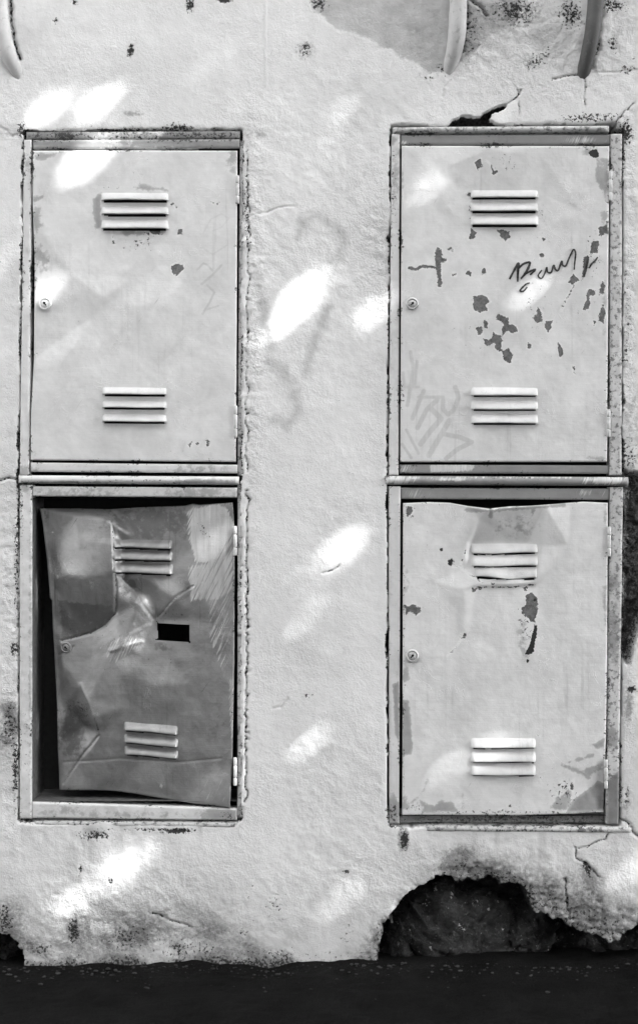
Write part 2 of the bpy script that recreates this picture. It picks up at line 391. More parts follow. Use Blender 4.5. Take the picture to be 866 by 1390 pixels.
# ================================================================== WALL
# cabinet niches cut into the wall (outer edge of the steel frames)
NICHE = [
    [(34, 179), (327, 178), (328, 205), (326, 400), (325.5, 640), (325, 900), (325, 1112), (318, 1117), (27, 1114), (27, 650), (30, 400)],
    [(532, 172), (600, 172), (835, 168), (844, 180), (844, 640), (846, 660), (840, 1121), (530, 1121), (527, 1100), (527, 640)],
]
def wall_fields(X, Y):
    """relief (m, towards the street) and stain fields at survey positions"""
    near = (X > -120) & (X < 990) & (Y > -120)
    n1 = fbm(X, Y, 170, 3, 1); n2 = fbm(X, Y, 42, 3, 5); n3 = fbm(X, Y, 11, 3, 9, 0.6)
    diag = fbm(X*0.8+Y*0.6, (Y*0.8-X*0.6)*2.6, 26, 3, 31, 0.6)
    A = {k: np.zeros(X.shape) for k in ('dirt_shade', 'dark', 'patch', 'grime_shade', 'ghost', 'rough', 'stain')}
    # ---- rough zones
    R = np.zeros(X.shape)
    for b in [(515, 330, 22, 70, 0), (345, 420, 12, 260, 0), (865, 600, 26, 60, 0), (860, 760, 22, 160, 0), (12, 900, 16, 260, 0),
              (660, 1200, 130, 45, 0), (160, 1250, 160, 50, 0), (720, 60, 120, 60, 0), (855, 300, 22, 200, 0)]:
        R = np.maximum(R, blob(X, Y, *b))
    A['rough'] = R
    trow = sstep(-.15, .35, fbm(X, Y, 150, 3, 23))
    H = 0.0030*n1 + 0.0006*n2 + (0.0004+0.0004*trow+0.0020*R)*n3 + 0.0004*trow*diag
    # smooth skim patches
    # ---- repair patch, thinner skim leaving a step
    pp = sd_poly(X, Y, [(418, -60), (420, 5), (440, 22), (456, 38), (480, 42), (506, 52), (530, 66), (556, 84), (580, 97), (606, 98), (614, 92), (640, 76), (660, 50), (700, 34), (715, -60)])
    pp = pp + 5*fbm(X, Y, 20, 3, 41)
    A['patch'] = edge(pp, 9)
    H -= 0.0010*edge(pp, 5)
    # ---- faint old tag washed over
    gl = np.minimum.reduce([sd_line(X, Y, [(405, 325), (410, 300), (430, 293), (452, 303), (468, 325), (460, 345), (440, 362)]),
                            sd_line(X, Y, [(365, 492), (385, 505), (398, 530), (405, 555), (390, 578), (372, 570)]),
                            sd_line(X, Y, [(445, 420), (430, 455), (415, 505)]), sd_line(X, Y, [(350, 380), (360, 430), (368, 470)]), sd_line(X, Y, [(470, 330), (452, 372), (436, 400)])])
    A['ghost'] = 0.85*edge(gl-5+7*n3, 6)
    low = sstep(1110, 1310, Y)*np.clip(.45+1.1*fbm(X*1.0, Y*.6, 90, 4, 141), 0, 1)
    drip = np.clip(fbm(X, Y*.12, 16, 3, 151)*2.2, 0, 1)*(sstep(1112, 1124, Y)*sstep(1215, 1140, Y)*(((X > 30) & (X < 335)) | ((X > 528) & (X < 845))))
    cloud = np.clip(fbm(X, Y, 130, 4, 161)*1.3, 0, .5)
    A['ghost'] = np.maximum.reduce([A['ghost'], .95*low, .75*drip, .55*cloud])
    dg = fbm(X*.85+Y*.5, (Y*.85-X*.5)*2.4, 60, 4, 181, .6)
    st = np.zeros(X.shape)
    for (b, q) in [((190, 1272, 130, 34, 0), 1.05), ((60, 1288, 90, 24, 0), .9), ((310, 1292, 120, 26, 0), .85), ((450, 1300, 120, 20, 0), .75), ((10, 990, 22, 40, 0), .7), ((10, 1250, 26, 40, 0), .6), ((700, 1195, 120, 34, -10), .7), ((810, 1225, 70, 34, -10), .7), ((520, 1270, 30, 40, 40), .6),
                   ((620, 1172, 24, 20, 35), .6), ((180, 176, 170, 7, 0), .35), ((850, 700, 26, 90, 0), .6), ((700, 40, 110, 36, 0), .3), ((430, 900, 60, 90, 0), .10), ((515, 320, 22, 50, 0), .25)]:
        st = np.maximum(st, q*blob(X, Y, *b))
    A['stain'] = np.clip(st*(.8+1.4*dg+.6*n2), 0, .92)
    # ---- grime / stains
    G = np.zeros(X.shape)
    for (b, s) in [((180, 184, 170, 9, 0), .55), ((70, 186, 30, 9, 0), .6), ((270, 184, 60, 12, 0), .6), ((855, 700, 18, 60, 0), .9), ((858, 790, 16, 60, 0), .5),
                   ((620, 1172, 26, 20, 35), .75), ((690, 1210, 80, 22, -14), .8), ((770, 1243, 64, 24, -18), .75), ((640, 1188, 60, 10, -4), .6), ((800, 1190, 12, 22, 30), .8),
                   ((835, 1255, 40, 24, 0), .5), ((190, 1272, 90, 22, 0), .55), ((110, 1262, 22, 30, 0), .6), ((10, 1262, 22, 30, 0), .6), ((300, 1300, 120, 14, 0), .45),
                   ((516, 1280, 40, 20, 60), .85), ((12, 965, 12, 14, 0), .9), ((18, 985, 16, 26, 0), .7), ((800, 1000, 6, 30, 0), .2), ((852, 960, 6, 30, 0), .6),
                   ((700, 22, 60, 26, 0), .35), ((640, 60, 26, 30, 0), .25), ((415, 66, 18, 16, 0), .4), ((548, 1140, 8, 18, 0), .7), ((850, 1090, 7, 30, 0), .4),
                   ((180, 154, 16, 4, 0), .5), ((860, 560, 22, 60, 0), .25)]:
        G = np.maximum(G, s*blob(X, Y, *b))
    A['grime_shade'] = np.clip(G*(1+0.8*n2), 0, 1)
    T = np.zeros(X.shape)
    for (b, s) in [((258, 6, 7, 14, 0), 1.0), ((305, 0, 12, 5, 0), .9), ((178, 68, 5, 10, -20), .85), ((76, 29, 4, 4, 0), .8), ((102, 3, 5, 4, 0), .8), ((415, 66, 11, 13, 0), .62),
                   ((432, 4, 16, 14, 0), .7), ((700, 18, 34, 22, 0), .5), ((775, 20, 20, 30, 0), .55), ((828, 8, 26, 12, 0), .6), ((640, 40, 20, 40, 0), .42), ((735, 80, 26, 12, 30), .5),
                   ((832, 60, 8, 16, 0), .6), ((850, 95, 16, 8, 0), .55), ((800, 160, 50, 8, 0), .55), ((848, 180, 12, 18, 0), .6), ((600, 95, 20, 8, 0), .4), ((585, 105, 30, 5, 0), .4),
                   ((180, 178, 150, 6, 0), .42), ((80, 184, 22, 9, 0), .5), ((90, 183, 8, 5, 0), .8), ((240, 174, 30, 7, 0), .55), ((290, 184, 36, 9, 0), .5),
                   ((100, 1262, 8, 24, 0), .75), ((170, 1270, 46, 22, 0), .52), ((240, 1288, 60, 16, 0), .5), ((6, 1252, 14, 26, 0), .62), ((60, 1290, 30, 12, 0), .4), ((400, 1296, 160, 9, 0), .38),
                   ((130, 1134, 34, 8, 0), .6), ((200, 1126, 90, 4, 0), .5), ((240, 1128, 22, 4, 0), .9), ((548, 1140, 7, 17, 0), .75), ((540, 1118, 14, 8, 0), .6),
                   ((650, 1190, 90, 14, -6), .42), ((700, 1216, 70, 24, -14), .5), ((770, 1250, 40, 18, -20), .45), ((625, 1175, 20, 18, 30), .4), ((797, 1180, 5, 14, 20), .9),
                   ((530, 1280, 26, 30, 45), .6), ((855, 700, 14, 60, 0), .75), ((852, 800, 10, 50, 0), .6), ((855, 620, 16, 30, 0), .42), ((14, 985, 14, 34, 0), .5), ((20, 880, 8, 14, 0), .6), ((23, 780, 5, 120, 0), .5), ((22, 1040, 5, 70, 0), .55), ((30, 175, 8, 16, 0), .5),
                   ((856, 936, 7, 5, 0), .95), ((850, 1080, 5, 20, 0), .6), ((340, 1210, 12, 20, 0), .32), ((375, 1230, 20, 30, 0), .34), ((330, 1265, 16, 10, 0), .4), ((470, 1270, 10, 24, 0), .36),
                   ((470, 1184, 5, 3, 0), .9), ((110, 1180, 3, 9, 0), .8), ((150, 1195, 5, 8, 30), .6), ((418, 943, 12, 6, 0), .45), ((334, 800, 5, 90, 0), .42), ((336, 290, 6, 70, 0), .45), ((850, 440, 10, 140, 0), .33)]:
        T = np.maximum(T, s*blob(X, Y, *b))
    A['dirt_shade'] = T*(1+0.5*n2)
    H -= 0.0012*sstep(0.35, 0.8, T)
    # ---- paint run
    H += 0.0011*np.exp(-((X-361+1.2*np.sin(Y/30))/1.3)**2)*(Y < 115) + 0.0015*blob(X, Y, 361, 115, 2, 2.5)
    # ---- cracks, plus grooves for the shadow crevices beside the conduits
    for pts, w, dep in [([(-60, 655), (0, 653), (14, 649), (30, 652)], 1.6, .006), ([(793, 98), (796, 118), (793, 134), (795, 146)], .9, .003), ([(700, 120), (704, 140), (707, 158)], .9, .003),
                        ([(840, 1112), (853, 1118), (860, 1130), (872, 1142)], 1.6, .006), ([(785, 1152), (800, 1148), (820, 1139), (830, 1128)], 1.2, .004), ([(780, 1150), (781, 1166), (795, 1172), (812, 1190)], 1.3, .004),
                        ([(751, 108), (770, 102), (790, 99)], 1.2, .004), ([(800, 98), (838, 97), (866, 94)], .7, .002), ([(767, 1193), (771, 1220), (772, 1246)], 1.5, .006),
                        ([(690, 140), (702, 130), (705, 122)], 1.2, .004), ([(838, 165), (850, 150), (858, 140)], 1.1, .004), ([(640, 0), (652, 10), (660, 20)], 2.0, .006), ([(14, -60), (14, 5), (16, 30), (20, 55), (26, 78)], 2.6, .014), ([(2, 74), (8, 88), (18, 101), (26, 106)], 1.2, .004), ([(632, -60), (634, 0), (633, 40), (628, 70)], 2.0, .006), ([(607, 70), (606, 88), (610, 98)], 1.2, .004), ([(819, -60), (818, 10), (812, 60), (803, 92)], 2.4, .006),
                        ([(336, 200), (337, 330), (335, 500), (335, 640)], 1.0, .003), ([(336, 665), (336, 800), (334, 960), (334, 1090)], 1.3, .005), ([(340, 293), (365, 288), (380, 282), (398, 280)], .8, .002), ([(440, 778), (450, 774), (460, 768)], 1.2, .003), ([(370, 962), (384, 960), (392, 948)], .9, .002),
                        ([(208, 1239), (225, 1246), (260, 1258)], 1.5, .003), ([(612, 96), (606, 110), (600, 130)], .8, .0015), ([(0, 172), (18, 185), (33, 180)], .9, .002)]:
        s = sd_line(X + 2.2*n3*2, Y + 2.2*n2, pts)
        g = np.exp(-(s/w)**2); H -= dep*g
        A['dirt_shade'] = np.maximum(A['dirt_shade'], 0.6*g*(dep > .0025))  # darkens these lines; beside the conduits it paints their shadow
    # ---- niches
    nic = np.minimum(sd_poly(X, Y, NICHE[0]), sd_poly(X, Y, NICHE[1]))
    # ragged plaster reaching over or stopping short of the steel
    rag = nic - 0.9 + 4.0*fbm(X, Y, 14, 3, 55, 0.6)*(0.25+0.9*(fbm(X, Y, 120, 2, 61)+.5))
    H += 0.0011*np.exp(-((X-330)/5)**2)*((Y > 195) & (Y < 1115))*(0.5+1.6*n3)
    # gap where the plaster has broken away above the right hand frame
    gap = sd_poly(X, Y, [(528, 173), (560, 174), (590, 173), (606, 170), (614, 162), (630, 157), (652, 157), (664, 150), (682, 143), (690, 142), (682, 148), (668, 154), (664, 160), (672, 167), (700, 171), (730, 169), (732, 176), (528, 178)]) + 3*n3
    H = H + 0.0005*np.exp(-((nic-7)/6.0)**2)*(n2*1.6+0.5)
    groove = np.exp(-((rag-1.0)/1.3)**2)*sstep(-.25, .25, fbm(X, Y, 45, 2, 71)+0.05)
    H -= 0.003*groove
    A['dirt_shade'] = np.maximum(A['dirt_shade'], 0.62*np.exp(-((rag-1.0)/2.2)**2)*sstep(-.2, .3, fbm(X, Y, 30, 3, 171)))  # dark broken line painted along the crack between plaster and frames
    inside = (rag < 0) | (gap < 0)
    H = np.where(gap < 0, -0.035, H)
    H = np.where(rag < 0, -0.125, H)
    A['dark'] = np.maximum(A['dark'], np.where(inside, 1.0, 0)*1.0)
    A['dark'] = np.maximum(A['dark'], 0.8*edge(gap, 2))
    # eroded strip beside the lower right frame
    er = sd_poly(X, Y, [(845, 636), (852, 640), (880, 640), (930, 660), (925, 780), (880, 800), (868, 850), (852, 905), (843, 890), (845, 760)]) + 9*n2
    H -= 0.022*sstep(4, -10, er) - 0.008*n3*(er < 0)
    A['grime_shade'] = np.maximum(A['grime_shade'], 0.9*edge(er, 5)); A['dirt_shade'] = np.maximum(A['dirt_shade'], 0.62*edge(er, 8))
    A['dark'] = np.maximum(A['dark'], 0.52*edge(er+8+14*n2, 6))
    # ---- the broken-out hole at the foot
    hol = sd_poly(X, Y, [(498, 1330), (508, 1302), (518, 1276), (530, 1248), (538, 1226), (552, 1208), (570, 1197), (592, 1193), (616, 1199), (640, 1197), (662, 1193), (686, 1202), (712, 1214), (730, 1236), (746, 1247), (772, 1252), (800, 1264), (826, 1275), (842, 1272), (866, 1260), (900, 1250), (960, 1262), (1010, 1330)])
    hr = hol + 13*fbm(X, Y, 26, 5, 81, 0.62)
    agg = hol - 20*sstep(560, 640, X) - 6 + 30*fbm(X, Y, 34, 5, 85, .62)
    az = sstep(16, -14, agg)*sstep(575, 625, X)*(Y > 1130)
    H -= 0.004*az - 0.0030*az*fbm(X, Y, 7, 4, 87, .7)
    A['grime_shade'] = np.maximum(A['grime_shade'], .66*az); A['dirt_shade'] = np.maximum(A['dirt_shade'], .34*az)
    lip = sd_poly(X, Y, [(-60, 1262), (2, 1267), (12, 1271), (24, 1281), (34, 1300), (38, 1330), (-60, 1330)]) + 4*n3
    H += 0.001*np.exp(-((hr-8)/9)**2)*(0.4+n2)
    deep = -0.115 + 0.05*fbm(X, Y, 40, 4, 91, .6) + 0.03*n2
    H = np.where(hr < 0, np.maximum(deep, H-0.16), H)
    H = np.where(lip < 0, -0.05+0.02*n3, H)
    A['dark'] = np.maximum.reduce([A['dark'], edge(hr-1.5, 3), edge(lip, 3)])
    H = np.where((hr < 22) & (hr > 0), H-0.004*sstep(22, 0, hr)*(0.5+n3*2), H)
    # foot of the wall, splashed and damp
    foot = sstep(1285, 1316, Y + 18*n2)
    A['grime_shade'] = np.maximum(A['grime_shade'], 0.8*foot); A['dirt_shade'] = np.maximum(A['dirt_shade'], 0.6*foot)
    fade = np.clip((900-np.abs(X-433))/200, 0, 1)
    return H, A
def axis(lo, hi, a, b, fine, coarse):
    m = np.arange(a, b+fine/2, fine)
    l = np.linspace(lo, a, max(2, int((a-lo)/coarse)))[:-1]; r = np.linspace(b, hi, max(2, int((hi-b)/coarse)))[1:]
    return np.r_[l, m, r]
ax = axis(-2800, 3700, -70, 940, 1.7, 60); ay = axis(-1250, 1330, -60, 1330, 1.7, 60)
ay = ay[ay <= 1330]
GX, GY = np.meshgrid(ax, ay)
H, A = wall_fields(GX, GY)
P = np.stack([WX(GX), -H, WZ(GY)], -1).reshape(-1, 3)
nv, nu = GX.shape; I = np.arange(nu*nv).reshape(nv, nu)
Q = np.stack([I[1:, :-1], I[1:, 1:], I[:-1, 1:], I[:-1, :-1]], -1).reshape(-1, 4)
wall = empty('street_wall', (0, 0.2, 0), 'pale rendered street wall with peeling plaster and a broken foot', 'wall')
link_mesh('plaster_face', np_mesh('plaster_face', P, Q, True, A), M['plaster'], wall)
bm = bmesh.new()
r = bmesh.ops.create_cube(bm, size=1.0)
for v in bm.verts: v.co = Vector((v.co.x*(WX(3700)-WX(-2800)) + (WX(3700)+WX(-2800))/2, v.co.y*0.25+0.285, (v.co.z+0.5)*(WZ(-1250)+0.12)-0.1))
bm_obj('masonry_core', bm, M['stone'], wall, False)
# rubble stones in the hole
def stone(cx, cy, d, rx, ry, rz, seed, parent):
    bm = bmesh.new(); bmesh.ops.create_icosphere(bm, subdivisions=5, radius=1.0)
    rs = np.random.RandomState(seed); off = rs.rand(3)*50
    co = np.array([v.co[:] for v in bm.verts])
    planes = rs.randn(9, 3); planes /= np.linalg.norm(planes, axis=1)[:, None]
    for p in planes:                                    # split faces
        t = co@p; lim = 0.62+0.25*rs.rand(); co -= np.clip(t-lim, 0, None)[:, None]*p*0.9
    nz = fbm(co[:, 0]*3+off[0]+co[:, 2]*1.7, co[:, 1]*3+off[1]-co[:, 2]*2.1, 1.0, 4, seed)
    nz2 = fbm(co[:, 0]*9+off[2]+co[:, 2]*6, co[:, 1]*9-co[:, 2]*5, 1.0, 3, seed+4)
    nz3 = fbm(co[:, 0]*22-co[:, 2]*13, co[:, 1]*22+co[:, 2]*15, 1.0, 4, seed+9, .65)
    co *= (1+0.34*nz+0.20*np.abs(nz2)+0.13*nz3)[:, None]
    for v, c in zip(bm.verts, co): v.co = (WX(cx)+c[0]*rx*S, -d+c[1]*rz*S, WZ(cy)+c[2]*ry*S)
    return bm_obj('stone', bm, M['stone'], parent)
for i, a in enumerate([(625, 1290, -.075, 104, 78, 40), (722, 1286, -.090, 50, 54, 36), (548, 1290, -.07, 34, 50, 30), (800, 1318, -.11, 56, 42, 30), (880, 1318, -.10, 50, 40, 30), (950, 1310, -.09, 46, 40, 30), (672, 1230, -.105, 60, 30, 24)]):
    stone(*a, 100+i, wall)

# ================================================================== HOUSE ACROSS THE LANE (unseen, added to keep the low sky off the wall)
house = empty('added_lane_house', (0, -6.2, 0), 'plain rendered two storey house added out of view across the lane to block low sky', 'house')
def box(name, x0, x1, y0, y1, z0, z1, mat, parent):
    bm = bmesh.new(); bmesh.ops.create_cube(bm, size=1.0)
    for v in bm.verts: v.co = Vector((x0+(v.co.x+.5)*(x1-x0), y0+(v.co.y+.5)*(y1-y0), z0+(v.co.z+.5)*(z1-z0)))
    bmesh.ops.bevel(bm, geom=bm.edges[:], offset=0.01, segments=1, affect='EDGES')
    return bm_obj(name, bm, mat, parent, False)
box('wall', -9, 9, -10.4, -5.4, -.05, 5.0, M['house'], house)
box('roof', -9.3, 9.3, -10.7, -5.15, 5.0, 5.25, M['bark'], house)
for k in range(6):
    for z0 in (1.0, 3.4):
        x = -7.5+3*k
        if k == 3 and z0 < 2: d_ = box('door', x-.5, x+.5, -5.42, -5.37, 0, 2.1, M['bark'], house); box('handle', x+.36, x+.42, -5.37, -5.31, 1.0, 1.1, M['lock'], d_); continue
        wd_ = box('window', x-.5, x+.5, -5.42, -5.36, z0, z0+1.2, M['frame'], house)
        box('pane', x-.44, x+.44, -5.37, -5.35, z0+.06, z0+1.14, M['pane'], wd_); box('sill', x-.58, x+.58, -5.4, -5.28, z0-.06, z0, M['frame'], wd_)

# ================================================================== CABINETS
def tri_relief(points):
    """crumpled sheet: facets between pushed points (x, y, mm)"""
    vs = [Vector((p[0], p[1])) for p in points]
    V, E, F, ov, *_ = delaunay_2d_cdt(vs, [], [], 0, 1e-4)
    z = [np.mean([points[k][2] for k in ov[i]]) for i in range(len(V))]
    tris = [tuple(f) for f in F]
    def f(X, Y):
        out = np.full(X.shape, np.nan)
        for a, b, c in tris:
            ax_, ay_ = V[a]; bx_, by_ = V[b]; cx_, cy_ = V[c]
            den = (by_-cy_)*(ax_-cx_)+(cx_-bx_)*(ay_-cy_)
            if abs(den) < 1e-6: continue
            l1 = ((by_-cy_)*(X-cx_)+(cx_-bx_)*(Y-cy_))/den; l2 = ((cy_-ay_)*(X-cx_)+(ax_-cx_)*(Y-cy_))/den; l3 = 1-l1-l2
            m = (l1 >= -1e-6) & (l2 >= -1e-6) & (l3 >= -1e-6)
            out[m] = (l1*z[a]+l2*z[b]+l3*z[c])[m]
        bad = np.isnan(out); out[bad] = 0
        return out*0.001
    return f
def smooth2(Z, k):
    for _ in range(k):
        P_ = np.pad(Z, 1, mode='edge')
        Z = (P_[:-2, 1:-1]+P_[2:, 1:-1]+P_[1:-1, :-2]+P_[1:-1, 2:]+4*P_[1:-1, 1:-1])/8
    return Z
def relief_at(fn, x, y):
    return float(fn(np.array([[float(x)]]), np.array([[float(y)]]))[0, 0])

def louver(parent, x0, yt0, yl0, x1, yt1, yl1, fn, mat, dep=0.0105, seed=0, crush=0.0):
    nu, nv = 40, 12
    V = []; rs = np.random.RandomState(seed); ph = rs.rand(4)*6
    for j in range(nv):
        q = j/(nv-1)
        for i in range(nu):
            u = i/(nu-1)
            yt = yt0+(yt1-yt0)*u; yl = yl0+(yl1-yl0)*u
            if q <= 0.82: t = q/0.82; prof = math.sin(t*math.pi/2)**1.1; yy = yt+(yl-yt)*t
            else:
                t = (q-0.82)/0.18; prof = 1-0.55*t; yy = yl+0.6*math.sin(t*math.pi) - 1.6*t*t
            endk = min(1, min(u, 1-u)/0.07); endk = math.sqrt(max(0, 1-(1-endk)**2))
            wv = 0.0005*math.sin(u*9+ph[0])+0.0004*math.sin(u*23+ph[1])
            x = x0+(x1-x0)*u; yy += (0.5+crush*3)*math.sin(u*7+ph[2])*t*0.6
            h = relief_at(fn, x, (yt+yl)/2) if j == 0 else V[i][3]
            d = h - 0.0012 + (dep*(1-crush*0.6*(0.5+0.5*math.sin(u*11+ph[3])))+wv)*prof*(0.12+0.88*endk)
            V.append((WX(x), -d, WZ(yy), h))
    P_ = np.array([v[:3] for v in V]); I_ = np.arange(nu*nv).reshape(nv, nu)
    Q_ = np.stack([I_[1:, :-1], I_[1:, 1:], I_[:-1, 1:], I_[:-1, :-1]], -1).reshape(-1, 4)
    return link_mesh('louver', np_mesh('louver', P_, Q_), mat, parent)

def lathe(bm, prof, cx, cy, d0, seg=28):
    rings = []
    for r_, d in prof:
        rings.append([bm.verts.new((WX(cx)+r_*S*math.cos(2*math.pi*k/seg), -(d0+d), WZ(cy)+r_*S*math.sin(2*math.pi*k/seg))) for k in range(seg)])
    for a, b in zip(rings[:-1], rings[1:]):
        for k in range(seg): bm.faces.new((a[k], b[k], b[(k+1) % seg], a[(k+1) % seg]))
    bm.faces.new(rings[-1])
def lock(parent, cx, cy, r_, fn, mat, ang=0.0):
    d0 = relief_at(fn, cx, cy)
    bm = bmesh.new()
    lathe(bm, [(r_, -.001), (r_, .0018), (r_*.93, .0042), (r_*.80, .0050), (r_*.70, .0046), (r_*.66, .0030), (r_*.60, .0030), (r_*.56, .0044), (r_*.5, .0050)], cx, cy, d0)
    bmesh.ops.recalc_face_normals(bm, faces=bm.faces)
    lk = bm_obj('lock', bm, mat, parent)
    bm = bmesh.new(); c, s_ = math.cos(ang), math.sin(ang); k = r_*S
    pts = [(math.cos(t)*.19, .10+math.sin(t)*.19) for t in np.linspace(-1.1, math.pi+1.1, 12)] + [(-.11, -.34), (.11, -.34)]
    vs = [bm.verts.new((WX(cx)+(x*c-y*s_)*k, -(d0+.0053), WZ(cy)+(x*s_+y*c)*k)) for x, y in pts]
    f = bm.faces.new(vs); ex = bmesh.ops.extrude_face_region(bm, geom=[f])
    for v in ex['geom']:
        if isinstance(v, bmesh.types.BMVert): v.co.y += 0.0006
    bmesh.ops.recalc_face_normals(bm, faces=bm.faces)
    bm_obj('keyhole', bm, M['black'], parent, False)
def hinge(parent, x, y0, y1, r_=2.5, d=0.0035, mat=None):
    bm = bmesh.new(); L = y1-y0
    for a, b in [(0, .27), (.285, .715), (.73, 1)]:
        seg = 14
        for (q0, q1, rr) in [(a, b, r_)]:
            zs = [(q0, rr*.8), (q0+.02, rr), (q1-.02, rr), (q1, rr*.8)]
            rings = [[bm.verts.new((WX(x)+q[1]*S*math.cos(2*math.pi*k/seg), -d+q[1]*S*math.sin(2*math.pi*k/seg), WZ(y0+L*q[0]))) for k in range(seg)] for q in zs]
            for A_, B_ in zip(rings[:-1], rings[1:]):
                for k in range(seg): bm.faces.new((A_[k], B_[k], B_[(k+1) % seg], A_[(k+1) % seg]))
            bm.faces.new(rings[0]); bm.faces.new(rings[-1])
    bmesh.ops.recalc_face_normals(bm, faces=bm.faces)
    return bm_obj('hinge', bm, mat or M['hinge'], parent)

def lump(X, Y, amp, seed): return amp*fbm(X, Y, 14, 3, seed, .6) + amp*1.2*fbm(X, Y, 60, 2, seed+3)
def zero(X, Y): return np.zeros(X.shape)
def member(name, tl, tr, br, bl, d, mat, parent, seed, bend=0.0, amp=0.0006, attrs=None, skirt=0.03, step=1.6):
    def h(X, Y, U, V): return d + lump(X, Y, amp, seed)
    return sheet(name, **rect4(tl, tr, br, bl), h=h, mat=mat, parent=parent, skirt=skirt, step=step, attrs=attrs)
def moulding(name, x0, y0, x1, y1, hgt, d, bulge, mat, parent, seed, attrs=None):
    def h(X, Y, U, V):
        return d - 0.004 + bulge*np.sqrt(np.clip(1-(2*V-1)**2, 0, 1))*np.clip(np.minimum(U, 1-U)*40+.35, 0, 1) + lump(X, Y, 0.0005, seed)
    return sheet(name, **rect4((x0, y0), (x1, y1), (x1, y1+hgt), (x0, y0+hgt)), h=h, mat=mat, parent=parent, skirt=0.02, step=1.2, attrs=attrs)
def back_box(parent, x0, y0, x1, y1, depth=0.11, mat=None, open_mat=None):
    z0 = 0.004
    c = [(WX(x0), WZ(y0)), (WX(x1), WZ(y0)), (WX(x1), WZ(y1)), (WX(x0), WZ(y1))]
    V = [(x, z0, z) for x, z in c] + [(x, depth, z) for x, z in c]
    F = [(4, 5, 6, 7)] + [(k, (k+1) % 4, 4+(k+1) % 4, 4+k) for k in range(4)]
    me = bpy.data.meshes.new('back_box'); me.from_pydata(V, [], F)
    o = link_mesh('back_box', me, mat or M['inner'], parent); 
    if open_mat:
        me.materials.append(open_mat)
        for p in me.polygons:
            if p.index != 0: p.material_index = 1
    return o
def field_of(items, w):
    def f(X, Y):
        r = np.zeros(X.shape)
        for it in items:
            if it[0] == 'p': r = np.maximum(r, edge(sd_poly(X, Y, it[1]), w)*(it[2] if len(it) > 2 else 1))
            elif it[0] == 'l': r = np.maximum(r, edge(sd_line(X, Y, it[1])-it[2]/2, w)*(it[3] if len(it) > 3 else 1))
            else: r = np.maximum(r, it[2]*blob(X, Y, *it[1]))
        return r
    return f
def slots(louv, extra=None):
    def f(cx, cy):
        m = np.zeros(cx.shape, bool)
        for (x0, yt0, yl0, x1, yt1, yl1) in louv:
            u = np.clip((cx-x0)/(x1-x0), 0, 1); yl = yl0+(yl1-yl0)*u
            m |= (cx > x0+3) & (cx < x1-3) & (cy > yl-6.5) & (cy < yl+2.3)
        if extra is not None: m |= extra(cx, cy)
        return m
    return f
def make_door(parent, name_label, outline, relief, mat, louvs, attrs, lockp, hinges, lockmat, extra_hole=None, blur=2, step=1.35, skirt=0.012, crush=None, lmat=None):
    def fn(X, Y): return relief(X, Y)
    def h(X, Y, U, V): return smooth2(relief(X, Y), blur) + lump(X, Y, 0.00035, 77)
    d = sheet('door', **outline, h=h, mat=mat, parent=parent, step=step, skirt=skirt, attrs=attrs, hole=slots(louvs, extra_hole))
    if name_label: d['label'] = name_label
    for i, l in enumerate(louvs):
        louver(d, *l, fn, lmat or (M['louv'] if mat is M['door'] else mat), seed=i+int(l[0]), crush=(crush or {}).get(i, 0.0))
    lock(d, *lockp, fn, lockmat, ang=lockp[0]*0.01)
    for x, a, b in hinges: hinge(d, x, a, b, d=max(0.002, relief_at(fn, x-4, (a+b)/2)+0.001))
    return d, fn
def mk(x0, x1, rows, dr=0.0): return [(x0, t, l, x1, t+dr, l+dr) for t, l in rows]
GRP = 'sheet steel meter cabinets set in the wall'

# ---------------------------------------------------------------- upper left
c = empty('meter_cabinet', (WX(182), 0, WZ(645)), 'pale meter cabinet above the buckled dark door, smooth with its key lock painted over', 'cabinet', GRP)
back_box(c, 40, 201, 325, 629)
gj = {'grime_shade': field_of([('b', (40, 230, 10, 40, 0), .3), ('b', (34, 640, 12, 12, 0), .5)], 1)}
member('jamb', (33.5, 190), (43.4, 190), (40, 645), (27.5, 645), .0015, M['frame'], c, 1, attrs=gj, amp=.001)
member('jamb', (325.5, 190), (334, 190), (332, 645), (322.5, 645), -.004, M['worn'], c, 2)
hd = {'grime_shade': field_of([('p', [(46, 189), (95, 189), (82, 196), (46, 198)], .8), ('p', [(176, 189), (326, 188), (326, 202), (262, 201), (240, 196)], .8), ('b', (90, 196, 60, 10, 0), .8), ('b', (250, 192, 90, 9, 0), .75), ('b', (300, 196, 30, 10, 0), .6)], 1), 'dirt_shade': field_of([('b', (70, 190, 40, 6, 0), .5), ('b', (260, 190, 80, 5, 0), .5)], 1)}
member('head_rail', (45.8, 190.3), (325.2, 189), (325.2, 200.8), (45.8, 201.8), .0008, M['frame'], c, 3, attrs=hd)
md = {'grime_shade': field_of([('p', [(34, 176), (98, 176), (102, 184), (96, 191), (34, 191)], .95), ('p', [(228, 176), (328, 176), (328, 191), (214, 191)], .92), ('b', (80, 184, 50, 14, 0), .95), ('b', (280, 184, 60, 14, 0), .9), ('b', (190, 184, 80, 8, 0), .35)], 1), 'dirt_shade': field_of([('b', (90, 183, 24, 7, 0), .8), ('b', (50, 184, 16, 8, 0), .55), ('b', (300, 184, 30, 7, 0), .6), ('b', (260, 184, 60, 6, 0), .55), ('b', (180, 186, 90, 4, 0), .5), ('p', [(34, 176), (328, 176), (328, 191), (34, 191)], .36)], 1)}
moulding('top_moulding', 36, 178.5, 326, 177.5, 11, .002, .0022, M['frame'], c, 4, attrs=md)
member('sill_rail', (42.3, 627.8), (322.3, 630.8), (322.3, 642.2), (42.3, 640), .0008, M['frame'], c, 5, attrs={'grime_shade': field_of([('b', (270, 637, 60, 9, 0), .35), ('b', (50, 636, 16, 8, 0), .3)], 1)})
